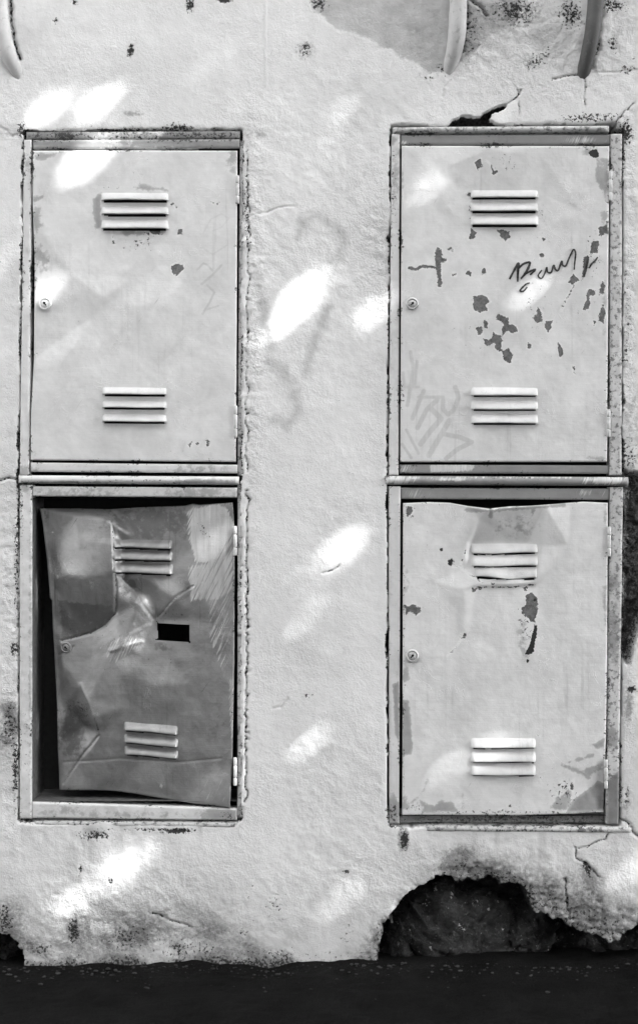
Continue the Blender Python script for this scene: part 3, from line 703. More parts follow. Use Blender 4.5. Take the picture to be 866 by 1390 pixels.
LU = mk(138.5, 229.5, [(261, 272.5), (280, 291.5), (298, 311)], .3) + mk(140, 227, [(525, 535.5), (543.5, 553.5), (561.5, 572.5)], .6)
UL_P = [(20, 180, 3), (345, 180, 3), (345, 650, 3), (20, 650, 3), (45, 205, 3), (322, 205, 3), (320, 627, 3), (42, 624, 3), (47, 300, 3), (46, 345, 1.0), (48, 413, 4.5), (45, 490, 0.5), (44, 560, 3),
                     (95, 370, 3.2), (140, 405, 4.6), (100, 445, 1.6), (130, 430, 3.4), (180, 380, 3), (180, 286, 2.4), (184, 548, 3.2), (250, 450, 3.8), (250, 330, 3.0), (110, 560, 3.6), (80, 500, 3.8)]
ul_rel = tri_relief([(x, y, 3+(z-3)*2.2) for x, y, z in UL_P])
ua = {
    'chip': field_of([('p', [(233, 362), (238, 358), (250, 359), (249.5, 366), (241, 375), (235, 372)]), ('p', [(243, 312), (249, 310.5), (248, 317), (241, 320)]), ('p', [(203, 313), (218, 312), (216, 319), (206, 318)]), ('p', [(286, 274), (297, 276), (296, 279), (290, 277)]),
                      ('p', [(256, 603), (261, 600), (259, 607)]), ('p', [(281, 598), (285, 597), (284, 605), (281, 605)]), ('p', [(266, 602), (271, 601), (270, 605)]), ('l', [(152, 313), (153, 322), (156, 332)], 1.5, .7), ('l', [(229, 278), (236, 277), (240, 283)], 1.6, .8), ('p', [(188, 329), (196, 327), (192, 334)], .7), ('p', [(214, 340), (219, 341), (216, 346)], .6)], 3.4),
    'tag': field_of([('l', zp((240, 270), 8.18, p), 3.2, s) for p, s in [([(230, 790), (300, 720), (340, 735), (400, 800)], .7), ([(560, 520), (400, 620), (280, 540)], .52), ([(500, 740), (400, 850), (280, 950)], .8), ([(340, 960), (420, 1040), (370, 1150), (290, 1280)], .72), ([(470, 1190), (340, 1230)], .6), ([(300, 380), (380, 230), (500, 170), (580, 220), (500, 320), (400, 360)], .47)]], 1.8),
    'grime_shade': field_of([('p', [(128, 270), (138, 262), (139, 312), (131, 311), (127, 290)], .62), ('p', [(184, 259), (191, 250), (214, 255), (222, 254), (229, 259)], .55), ('p', [(46, 209), (88, 206), (72, 215), (46, 221)], .45), ('p', [(46, 267), (61, 264), (60, 269), (47, 276)], .62), ('b', (52, 300, 9, 26, 0), .45), ('b', (56, 350, 12, 20, 20), .5),
                       ('p', [(160, 313), (228, 312), (222, 318), (170, 322)], .45), ('b', (316, 215, 10, 22, 0), .45), ('b', (48, 618, 6, 6, 0), .35)], 4),
    'dirt_shade': field_of([('b', (210, 317, 16, 5, 0), .45), ('b', (190, 330, 24, 12, 0), .34), ('b', (160, 255, 30, 3, 0), .3), ('b', (270, 600, 20, 6, 0), .25), ('b', (48, 350, 4, 40, 0), .4)], 1)}
dul, f_ul = make_door(c, None, dict(left=[(45.3, 205), (45.2, 262), (47, 340), (48.2, 413), (46, 490), (43.2, 560), (42.6, 624.5)], right=[(322.2, 205), (321.5, 400), (320.3, 627)], top=[(45.3, 205), (180, 204.5), (322.2, 205)], bottom=[(42.6, 624.5), (320.3, 627)]),
                      ul_rel, M['door'], LU, ua, (62.5, 413, 9), [(322.8, 239, 277), (320.3, 551, 594)], M['lockp'], blur=8)

# ---------------------------------------------------------------- upper right
c = empty('meter_cabinet', (WX(685), 0, WZ(645)), 'pale meter cabinet with chipped paint and a black marker scrawl on its door', 'cabinet', GRP)
back_box(c, 540, 195, 829, 631)
member('jamb', (531.5, 182), (542.6, 182), (540.6, 645), (527.5, 645), .0012, M['frame'], c, 11, attrs={'grime_shade': field_of([('b', (536, 240, 10, 50, 0), .35), ('b', (534, 190, 8, 10, 0), .5)], 1), 'dirt_shade': field_of([('b', (533, 260, 6, 60, 0), .4)], 1)}, amp=.0011)
member('jamb', (828.5, 182), (843.5, 182), (843, 645), (826.8, 645), .0015, M['worn'], c, 12, amp=.0011)
member('head_rail', (543.7, 182.3), (828, 182.3), (828, 195.4), (543.7, 195.8), -.001, M['rail'], c, 13, attrs={'white': field_of([('b', (790, 190, 34, 7, 0), .55), ('b', (549, 194, 6, 4, 0), .8)], 1)})
moulding('top_moulding', 533, 172.3, 826, 170.3, 9.3, .003, .007, M['worn'], c, 14, attrs={'grime_shade': field_of([('b', (580, 176, 60, 4, 0), .4)], 1)})  # shade on the moulding's underside painted in at the left
member('sill_rail', (542.2, 630.5), (826.3, 631.6), (826.3, 643), (542.2, 642.3), -.001, M['rail'], c, 15, attrs={'white': field_of([('p', [(583, 631), (640, 630), (645, 634), (636, 640), (584, 642)]), ('b', (548, 636, 18, 9, 0), .5), ('b', (812, 636, 10, 8, 0), .3)], 3)})
LU = mk(638.5, 730, [(256.5, 268.5), (274.5, 287), (291.5, 306)], 0) + mk(639, 729.5, [(525, 537), (543, 556), (561, 574.5)], .3)
UR_P = [(520, 170, 3), (860, 170, 3), (860, 650, 3), (520, 650, 3), (545, 198, 3.5), (826, 199, 3), (823, 627, 3), (543, 627, 3), (662, 202, 3.2), (640, 262, -0.6), (604, 280, 2.6), (560, 300, 3.2), (590, 235, 5.2), (640, 308, 1.6),
                     (735, 260, 0.6), (735, 215, 3.6), (690, 208, 4.2), (735, 305, 2.0), (790, 290, 3.6), (686, 420, 3.4), (600, 420, 2.6), (560, 413, 3.6), (790, 480, 2.6), (690, 550, 3.0), (600, 560, 2.7)]
ur_rel = tri_relief([(x, y, 3+(z-3)*1.8) for x, y, z in UR_P])
Az = (540, 310); As = 2.887
chipU = [[(145, 85), (170, 82), (172, 118), (190, 118), (192, 132), (170, 135), (166, 160), (163, 228), (158, 200), (150, 165), (145, 140)], [(193, 83), (205, 76), (218, 84), (208, 92)], [(212, 178), (228, 178), (226, 188), (212, 187)], [(265, 178), (278, 160), (288, 172), (285, 188), (276, 182)],
         [(328, 165), (340, 155), (344, 170), (330, 184)], [(285, 0), (305, 15), (298, 40), (275, 45), (283, 25)], [(385, 4), (438, 12), (435, 40), (420, 52), (403, 35)], [(556, 34), (582, 44), (570, 48)], [(554, 98), (568, 98), (574, 116), (556, 116)],
         [(295, 268), (320, 262), (345, 268), (362, 288), (345, 300), (350, 322), (320, 330), (298, 325), (294, 300)], [(385, 340), (400, 338), (432, 355), (432, 375), (462, 385), (468, 405), (445, 412), (420, 400), (410, 420), (405, 400), (415, 375), (385, 360)],
         [(305, 390), (325, 385), (328, 415), (312, 420)], [(338, 362), (353, 372), (348, 390), (336, 388)], [(335, 435), (360, 435), (370, 430), (372, 408), (395, 420), (408, 440), (400, 470), (412, 480), (395, 485), (378, 470), (380, 450), (345, 462), (336, 450)],
         [(408, 480), (430, 473), (445, 490), (443, 530), (425, 528), (408, 505)], [(545, 310), (565, 330), (560, 365), (545, 370), (530, 355), (540, 335)], [(575, 365), (605, 360), (598, 390), (585, 410), (572, 385)], [(625, 450), (635, 455), (645, 490), (635, 508), (625, 480)],
         [(508, 450), (522, 458), (517, 475), (505, 470)], [(755, 55), (785, 50), (780, 98), (752, 98)], [(740, 240), (772, 245), (770, 262), (750, 265), (748, 318), (722, 318), (735, 285)], [(788, 250), (800, 208), (808, 225), (802, 264)], [(788, 335), (800, 298), (812, 330), (802, 370), (785, 362)],
         [(762, 362), (772, 366), (766, 384)], [(785, -6), (818, -6), (805, 30), (785, 32)], [(680, 538), (691, 542), (689, 572)], [(685, 178), (706, 205), (680, 222), (666, 210)], [(726, 118), (742, 108), (738, 150), (728, 190), (720, 188)]]
ra = {
    'chip': field_of([('p', zp(Az, As, p)) for p in chipU] + [('l', zp(Az, As, [(45, 155), (70, 162), (95, 150), (150, 153)]), 3.6), ('l', zp(Az, As, [(157, 84), (163, 225)]), 5.5), ('l', zp(Az, As, [(688, 222), (662, 270), (638, 322)]), 2.6, .75), ('p', [(643, 221), (652, 216), (654, 226), (648, 231)]), ('l', [(659, 218), (664, 222), (672, 236)], 1.4, .7), ('p', [(668, 231), (674, 232), (673, 237), (667, 236)]), ('p', [(633, 262), (640, 260), (640, 267), (634, 266)]), ('p', [(640, 312), (646, 315), (643, 325), (638, 322)]),
                      ('p', [(812, 318), (824, 298), (824, 318)], 1), ('p', [(676, 313), (690, 314), (688, 322), (680, 321)])], 3.2),
    'dark': field_of([('p', [(798, 208), (802, 203.5), (809, 204), (812.5, 209), (811, 214.5), (805, 215), (799, 212)])], 2.0),
    'tag': field_of([('l', zp((540, 470), 7.217, p), w, s) for p, w, s in [([(120, 60), (150, 230), (120, 400), (90, 580)], 5, .8), ([(185, 150), (160, 380)], 5, .7), ([(50, 260), (60, 400), (200, 400)], 5, .6), ([(250, 440), (200, 560), (140, 710)], 5.5, .85), ([(200, 500), (440, 500)], 5, .7), ([(380, 530), (280, 620), (190, 800)], 6, .9),
                     ([(330, 620), (420, 710), (300, 850), (220, 960)], 6.5, 1), ([(500, 730), (430, 850), (300, 1070)], 6.5, 1), ([(440, 860), (600, 890), (720, 940), (580, 1010), (470, 1100)], 5.5, 1), ([(560, 400), (590, 500), (550, 620), (490, 670), (440, 620), (440, 530)], 6, .8), ([(80, 820), (200, 1050)], 3, 1), ([(40, 960), (130, 1095)], 3, 1)]], 2.0),
    'grime_shade': field_of([('b', (822, 235, 7, 22, 0), .5), ('b', (796, 207, 14, 6, 0), .45), ('p', [(808, 215), (826, 215), (826, 255), (820, 270), (807, 246)], .45), ('b', (820, 300, 7, 20, 0), .45), ('b', (810, 622, 20, 5, 0), .4), ('b', (700, 220, 40, 20, 0), .12), ('b', (546, 240, 3, 30, 0), .3), ('b', (820, 420, 5, 90, 0), .25), ('p', [(735, 300), (742, 288), (742, 310)], .3)], 3),  # soiling, and a faint patch painting the shade of the dent
    'dirt_shade': field_of([('b', (645, 440, 40, 60, 0), .12), ('b', (725, 415, 16, 60, 0), .26), ('b', (640, 285, 5, 16, 0), .4), ('b', (735, 290, 6, 14, 0), .4), ('b', (685, 225, 20, 20, 0), .28), ('b', (800, 400, 20, 60, 0), .18), ('b', (805, 345, 14, 30, 0), .3)], 1)}  # specks, and the shadow beside the upper vents painted in
dur, f_ur = make_door(c, None, rect4((545.2, 198.5), (826, 199), (823, 627), (543.3, 627.2)), ur_rel, M['door'], LU, ra, (559, 413, 8.6), [(827.5, 233, 273), (825, 556, 593)], M['lock'], blur=6)
# marker scrawl: flat ink strokes lying on the door
def ribbon(name, strokes, fn, mat, parent, off=0.0006):
    V = []; F = []
    for pts, w in strokes:
        p = np.array(pts, float); t = np.linspace(0, 1, max(8, int(len(p)*7)))
        # smooth through the points
        n = len(p); q = np.linspace(0, n-1, len(t)); C = []
        for s_ in q:
            i = min(int(s_), n-2); f = s_-i; p0, p1, p2, p3 = p[max(i-1, 0)], p[i], p[i+1], p[min(i+2, n-1)]
            C.append(0.5*((2*p1)+(p2-p0)*f+(2*p0-5*p1+4*p2-p3)*f*f+(3*p1-p0-3*p2+p3)*f**3))
        C = np.array(C); T = np.gradient(C, axis=0); T /= (np.linalg.norm(T, axis=1)[:, None]+1e-9)
        N = np.stack([-T[:, 1], T[:, 0]], 1); ww = w*(0.6+0.4*np.sin(np.linspace(0.3, 2.8, len(C))))*(0.85+0.3*np.random.rand(len(C)))
        b = len(V)
        for k in range(len(C)):
            for s_ in (-1, 1):
                x, y = C[k]+N[k]*s_*ww[k]/2; V.append((WX(x), -(relief_at(fn, x, y)+off), WZ(y)))
            if k: F.append((b+2*k-2, b+2*k-1, b+2*k+1, b+2*k))
    me = bpy.data.meshes.new(name); me.from_pydata(V, [], F)
    o = link_mesh(name, me, mat, parent)
    md_ = o.modifiers.new('ink', 'SOLIDIFY'); md_.thickness = 0.0002; md_.offset = 0
    return o
Bz = (690, 330); Bs = 6.66
sc = ribbon('marker_scrawl', [(zp(Bz, Bs, p), w*1.35) for p, w in [([(5, 330), (40, 262), (84, 186), (83, 235), (80, 290), (78, 352)], 2.5), ([(84, 235), (130, 192), (186, 178), (176, 225), (140, 285), (108, 325)], 2.4), ([(108, 325), (160, 275), (236, 240), (215, 268), (190, 290)], 2.0),
            ([(188, 362), (150, 378), (100, 432), (132, 436), (165, 400)], 1.8), ([(298, 246), (264, 296), (292, 322), (322, 280), (342, 222), (348, 262), (382, 266), (404, 204), (420, 240), (446, 246), (476, 168), (484, 200), (512, 208), (542, 140), (580, 64), (600, 92), (594, 170), (588, 245)], 1.9),
            ([(715, 125), (700, 210), (676, 308)], 2.6), ([(800, 130), (775, 165), (742, 195), (724, 232)], 1.9)]], f_ur, M['ink'], dur, off=0.0010)
sc['label'] = 'scrawled black marker signature on the door'

# ---------------------------------------------------------------- lower left
c = empty('meter_cabinet', (WX(180), 0, WZ(1114)), 'open meter cabinet with a dark buckled door and a square hole cut in it', 'cabinet', GRP)
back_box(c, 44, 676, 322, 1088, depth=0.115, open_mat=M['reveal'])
member('jamb', (27.5, 658), (44, 658), (43.5, 1111), (27.5, 1111), .0015, M['frame'], c, 21, amp=.0013, attrs={'grime_shade': field_of([('b', (42, 880, 3, 260, 0), .4), ('b', (34, 662, 14, 8, 0), .4)], 1), 'dirt_shade': field_of([('b', (30, 700, 6, 60, 0), .35), ('b', (38, 990, 8, 80, 0), .25)], 1)})
member('jamb', (322.5, 658), (333, 658), (332, 1111), (322, 1111), -.004, M['worn'], c, 22, amp=.001)
member('head_rail', (44.4, 660), (322.1, 662), (322.1, 675.5), (44.4, 673.5), .0008, M['frame'], c, 23, attrs={'grime_shade': field_of([('b', (110, 668, 90, 10, 0), .35), ('b', (270, 669, 70, 9, 0), .4)], 1), 'white': field_of([('b', (150, 668, 50, 5, 0), .3)], 1)})
moulding('top_moulding', 26, 645, 324.5, 646.8, 11.2, .004, .008, M['frame'], c, 24, attrs={'grime_shade': field_of([('b', (270, 653, 50, 4, 0), .45), ('b', (100, 655, 70, 2, 0), .5)], 1), 'dirt_shade': field_of([('b', (180, 652, 130, 2, 0), .35)], 1)})  # soiling, with the shaded underside of the bulge painted along the bottom
member('sill_rail', (43.8, 1088.5), (321.6, 1098), (321.6, 1113.5), (43.8, 1110.5), .001, M['frame'], c, 25, attrs={'grime_shade': field_of([('b', (90, 1100, 60, 10, 0), .35), ('b', (300, 1106, 30, 12, 0), .7), ('b', (190, 1105, 160, 7, 0), .3)], 1), 'dirt_shade': field_of([('b', (310, 1108, 16, 10, 0), .4)], 1)})
moulding('bottom_lip', 46, 1113.5, 322, 1116, 8.5, .001, .004, M['worn'], c, 26, attrs={'dirt_shade': field_of([('b', (120, 1118, 80, 4, 0), .35)], 1)})
def adj(x, y, mm):
    k = 1 - mm*0.001/D; return (433+(x-433)*k, 695+(y-695)*k)
LP = [(40, 670, -30), (345, 670, -3), (345, 1130, 1), (60, 1130, -42),
      (55, 690, -34), (100, 690, -32), (150, 690, -36), (200, 688, -30), (250, 685, -18), (285, 684, -10), (316, 682, -4),
      (62, 740, -33), (67, 790, -31), (72, 848, -38), (77, 868, -34), (79, 900, -30), (80, 960, -38), (80, 1010, -44), (81, 1072, -34),
      (318, 720, -4), (318, 800, -3), (317, 900, -2), (316, 1000, -2), (313, 1098, 2),
      (120, 1070, -28), (160, 1072, -24), (200, 1078, -17), (250, 1087, -8),
      # buckled panel: a bulge falling to a curved valley
      (150, 708, -12), (154, 740, -7), (156, 775, -6), (157, 808, -13), (155, 834, -22), (140, 850, -27), (122, 861, -30), (100, 868, -32),
      (110, 735, -13), (118, 785, -6), (126, 822, -16), (98, 832, -27), (92, 780, -15), (100, 702, -24), (132, 702, -20),
      # the sheet beyond the valley
      (156, 700, -34), (161, 740, -23), (163, 780, -20), (165, 812, -17), 
      (180, 728, -24), (240, 728, -17), (240, 784, -14), (165, 786, -20), (200, 786, -18),
      # crease star at the cut hole
      (208, 842, -29), (215, 880, -22), (258, 842, -14), (258, 880, -12), (188, 822, -14), (178, 800, -25), (200, 815, -25), (235, 812, -12), (255, 800, -12), (262, 740, -11), (270, 800, -7), (300, 760, -4), (295, 850, -5),
      (165, 872, -9), (150, 898, -14), (190, 890, -17), (120, 905, -22), (105, 930, -20), (118, 950, -12), (128, 975, -10), (133, 995, -20), (110, 990, -36), (100, 960, -30), (95, 1010, -38), (122, 1022, -24), (100, 1040, -33),
      (175, 960, -16), (240, 970, -11), (240, 1035, -10), (170, 1030, -19), (200, 930, -13), (260, 930, -8), (280, 1000, -5), (290, 1050, -4), (150, 1035, -20), (210, 1060, -13)]
def base_plane(x, y): return -3-30*np.clip((318-x)/260, 0, 1)
ll_rel = tri_relief([(x, y, base_plane(x, y)+(z-base_plane(x, y))*1.3) if 85 < x < 305 and 695 < y < 1065 else (x, y, z) for x, y, z in LP])
def blurred(rel, x0, y0, x1, y1, st, k):      # the same dents with the creases rounded off as bent steel has them
    gx = np.arange(x0, x1, st); gy = np.arange(y0, y1, st); X, Y = np.meshgrid(gx, gy); Z = smooth2(rel(X, Y), k)
    def f(X, Y):
        i = np.clip((X-x0)/st, 0, len(gx)-1.001); j = np.clip((Y-y0)/st, 0, len(gy)-1.001)
        a = i.astype(int); b = j.astype(int); u = i-a; v = j-b
        return (Z[b, a]*(1-u)+Z[b, a+1]*u)*(1-v)+(Z[b+1, a]*(1-u)+Z[b+1, a+1]*u)*v
    return f
ll_rel = blurred(ll_rel, 42, 672, 344, 1128, 1.5, 14)
ll_soft = ll_rel
ARC = [(150, 700), (155, 740), (157, 800), (155, 834), (140, 850), (122, 861), (100, 867), (80, 872)]
def ll_rel(X, Y):
    z = ll_soft(X, Y)
    for pts, w, a in [(ARC, 1.8, -.0026), ([(160, 782), (178, 800), (206, 842)], 1.8, -.0014), ([(212, 840), (236, 812), (262, 796)], 1.5, -.0012), ([(108, 930), (120, 955), (130, 985), (133, 1000)], 1.8, .0012), ([(133, 1000), (108, 1030), (82, 1068)], 1.6, -.0014), ([(76, 892), (96, 880)], 1.6, -.0015), ([(200, 850), (178, 862), (160, 880)], 3, .0010), ([(82, 1040), (160, 1032), (240, 1036), (300, 1030)], 1.6, -.0008), ([(190, 872), (150, 884)], 3, .0015)]:
        z = z + a*np.exp(-(sd_line(X, Y, pts)/w)**2)
    return z + 0.0012*fbm(X, Y, 45, 3, 111)
L1 = [(153, 731, 743, 233, 733, 745.5), (153, 746.5, 759.5, 233.5, 748.5, 761.5), (154, 764, 777, 234, 766, 780)]
L2 = [(167, 980, 992, 241, 986, 998), (167, 997, 1009, 241.5, 1003, 1015.5), (167.5, 1013, 1025, 241.5, 1019, 1030.5)]
la = {
    'white': field_of([('p', [(282, 800), (318, 780), (317, 940), (305, 930), (280, 860)], .34), ('p', [(235, 1050), (312, 1030), (312, 1094), (250, 1084)], .22), ('p', [(130, 880), (175, 858), (196, 878), (150, 905)], .34), ('p', [(262, 690), (296, 684), (308, 690), (318, 712), (318, 722), (300, 750), (285, 764), (266, 764), (258, 740), (256, 712)], 1.0), ('p', [(250, 695), (262, 688), (262, 745), (254, 722)], .62), ('p', [(280, 764), (318, 722), (318, 800), (300, 815), (258, 818), (254, 770)], .66), ('p', [(312, 925), (316, 922), (317, 1020), (313, 985)], 1), ('b', (218, 1069, 2.4, 3.6, 0), 1.0), ('b', (75, 784, 2, 4, 30), .9), ('b', (67, 723, 2.4, 1.3, 0), .9), ('b', (300, 1085, 14, 8, 30), .3)], 4),  # brushed paint, plus highlights painted on the upturned fold and glossy corner
    'grime_shade': field_of([('b', (205, 710, 80, 24, 0), .5), ('p', [(74, 815), (150, 822), (156, 834), (122, 860), (80, 870)], .5), ('b', (92, 1000, 24, 44, 0), .5), ('p', [(157, 780), (178, 778), (212, 838), (205, 848), (180, 830)], .4), ('b', (100, 985, 26, 40, 0), .35), ('b', (215, 880, 20, 12, 0), .35), ('b', (300, 980, 14, 30, 0), .25), ('b', (58, 700, 10, 14, 0), .4), ('p', [(268, 686), (282, 686), (278, 702), (270, 710)], .5)], 4),  # soiling, plus painted shade under the head rail and low on the bulge
    'dirt_shade': field_of([('b', (235, 838, 18, 14, 0), .28), ('b', (110, 965, 26, 18, 0), .33), ('b', (176, 985, 12, 5, 0), .4), ('b', (150, 870, 60, 60, 0), .16), ('b', (220, 900, 60, 40, 0), .16), ('b', (275, 720, 6, 16, 30), .45), ('b', (90, 860, 10, 30, 0), .2), ('l', [(150, 706), (155, 740), (157, 800), (155, 834), (140, 850), (122, 861), (100, 867), (80, 872)], 1.6, .62), ('l', [(213, 838), (235, 815), (255, 800), (266, 795)], 1.5, .5), ('l', [(118, 950), (128, 975), (133, 995)], 2, .5), ('l', [(133, 1000), (108, 1030), (82, 1068)], 1.4, .45), ('l', [(76, 890), (95, 880)], 1.2, .5)], 1)}  # specks, plus lines that paint the shadow along the creases
lft = [adj(*p) for p in [(55, 690, -34), (59, 715, -34), (64, 760, -32), (67, 800, -32), (67.5, 812, -32), (70.5, 815, -34), (72, 850, -38), (73, 880, -32), (75, 920, -33), (77.5, 960, -38), (79, 1020, -42), (80.5, 1073, -34)]]
bot = [lft[-1]] + [adj(*p) for p in [(100, 1073, -31), (130, 1073, -27), (156, 1074, -24), (185, 1078, -19), (225, 1085, -12), (265, 1091, -6), (290, 1093, -2), (312, 1098, 2)]]
top = [lft[0]] + [adj(*p) for p in [(90, 690, -32), (150, 691, -36), (200, 688, -30), (250, 686.5, -18), (262, 683.5, -14), (270, 685, -12), (316, 682, -4)]]
rgt = [top[-1], (318.5, 720), (318.3, 800), (318, 900), (317, 950), (315.5, 1030), bot[-1]]
def cut(cx, cy): return sd_poly(cx, cy, [(210.5, 845.5), (213, 847), (256.5, 849), (256.5, 869), (258.5, 874), (254, 872.5), (212, 871), (209, 870), (213, 868)]) < 0
dll, f_ll = make_door(c, 'dark dented sheet steel door bent out of its frame', dict(left=lft, right=rgt, top=top, bottom=bot), ll_rel, M['dooro'], L1+L2, la, (86, 881, 7.6), [(319.5, 714, 754), (319.5, 1028, 1066)], M['dooro'], extra_hole=cut, blur=0, step=1.25, skirt=0.007)

# ---------------------------------------------------------------- lower right
c = empty('meter_cabinet', (WX(685), 0, WZ(1121)), 'pale meter cabinet with a dented top edge and a dark scrape below the upper vents', 'cabinet', GRP)
back_box(c, 542, 677, 825, 1108)
member('jamb', (527.5, 660), (543.5, 660), (541.5, 1118), (528.5, 1118), .0012, M['frame'], c, 31, attrs={'grime_shade': field_of([('p', [(533, 930), (541, 925), (541, 1010), (536, 990)], .7), ('b', (534, 1100, 10, 20, 0), .8)], 3), 'dirt_shade': field_of([('b', (533, 1105, 10, 16, 0), .5)], 1)})
member('jamb', (827.5, 661), (845, 661), (838.5, 1119), (822.5, 1119), .0015, M['worn'], c, 32, amp=.001, attrs={'grime_shade': field_of([('p', [(824, 1060), (840, 1046), (840, 1122), (823, 1122)], .95), ('b', (832, 790, 9, 14, 0), .5), ('b', (832, 860, 12, 60, 0), .5), ('b', (830, 1000, 10, 20, 0), .6)], 3)})
member('head_rail', (543.9, 662), (827.1, 663), (827.1, 678.5), (543.9, 677), -.001, M['rail'], c, 33, attrs={'white': field_of([('b', (792, 668, 12, 7, 0), .55), ('b', (560, 670, 30, 9, 0), .4), ('b', (815, 668, 10, 9, 0), .35)], 1)})
moulding('top_moulding', 523, 645.8, 852, 647.6, 12, .005, .0075, M['rail'], c, 34, attrs={'white': field_of([('b', (535, 652, 24, 8, 0), .9), ('b', (610, 651, 26, 3, 0), .8), ('b', (820, 652, 36, 7, 0), .9), ('b', (560, 649, 40, 3, 0), .6), ('b', (700, 648, 200, 2.2, 0), .55)], 1)})
member('sill_rail', (541.9, 1104), (822.1, 1102), (822.1, 1119.5), (541.9, 1119.5), -.016, M['worn'], c, 35, attrs={'grime_shade': field_of([('b', (690, 1110, 200, 14, 0), .9)], 1), 'dirt_shade': field_of([('b', (690, 1114, 200, 8, 0), .5)], 1)})  # soiled sill, with the door's cast shadow painted over it
moulding('bottom_lip', 578, 1120, 857, 1122, 9, .002, .0045, M['worn'], c, 36, attrs={'dirt_shade': field_of([('b', (700, 1127, 120, 3, 0), .4)], 1)})
LU = [(639.5, 738.5, 751.5, 729.5, 737.5, 750), (640, 755, 768.5, 729.5, 754, 767.5), (644, 770.5, 783.5, 728, 770, 785)] + mk(638.5, 726.5, [(1000.5, 1014), (1018.5, 1033), (1036, 1051)], 0)
lr_rel = tri_relief([(515, 660, 3), (860, 660, 3), (860, 1130, 3), (515, 1130, 3), (547, 683, 3), (600, 683, 4), (640, 688, 5), (661, 691, 14), (700, 688, 14), (738, 686, 12), (775, 683, 3), (824, 682, 2.5), (820, 1103, 3), (546, 1106, 3),
                     (640, 737, -13), (700, 737, -13), (716, 737, -10), (634, 736, -2), (650, 704, 4), (736, 742, 1), (632, 770, -3), (645, 794, 4), (690, 793, 6), (725, 790, 5), (645, 800, .5), (690, 799, 1), (728, 796, .5), (629, 800, 4.6), (631, 830, 4.8), (619, 830, 2), (641, 830, 2), (615, 752, -2), (600, 735, 2), (575, 760, 3.4), (590, 790, 1.5), (628, 852, 4.6), (620, 862, 2.5), (636, 860, 2), (608, 890, 4),
                     (560, 800, 3), (770, 740, 3), (795, 735, 4.4), (740, 850, 4), (700, 900, 3), (559, 890, 3.5), (600, 960, 3), (683, 1020, 3), (720, 1000, 3), (757, 1032, 3.5), (790, 1057, 1), (760, 1100, 3.5), (819, 1010, 3.4), (819, 1052, -4), (805, 1104, -3), (819, 1100, -9), (580, 1080, 2), (570, 1040, 3.5), (640, 1085, 3.4), (720, 780, -3)])
lr_rel = blurred(lr_rel, 520, 664, 858, 1126, 1.5, 4)
Ez = (520, 660); Es = 4.811; Fz = (686, 660); Gz = (686, 920); Hz = (520, 920)
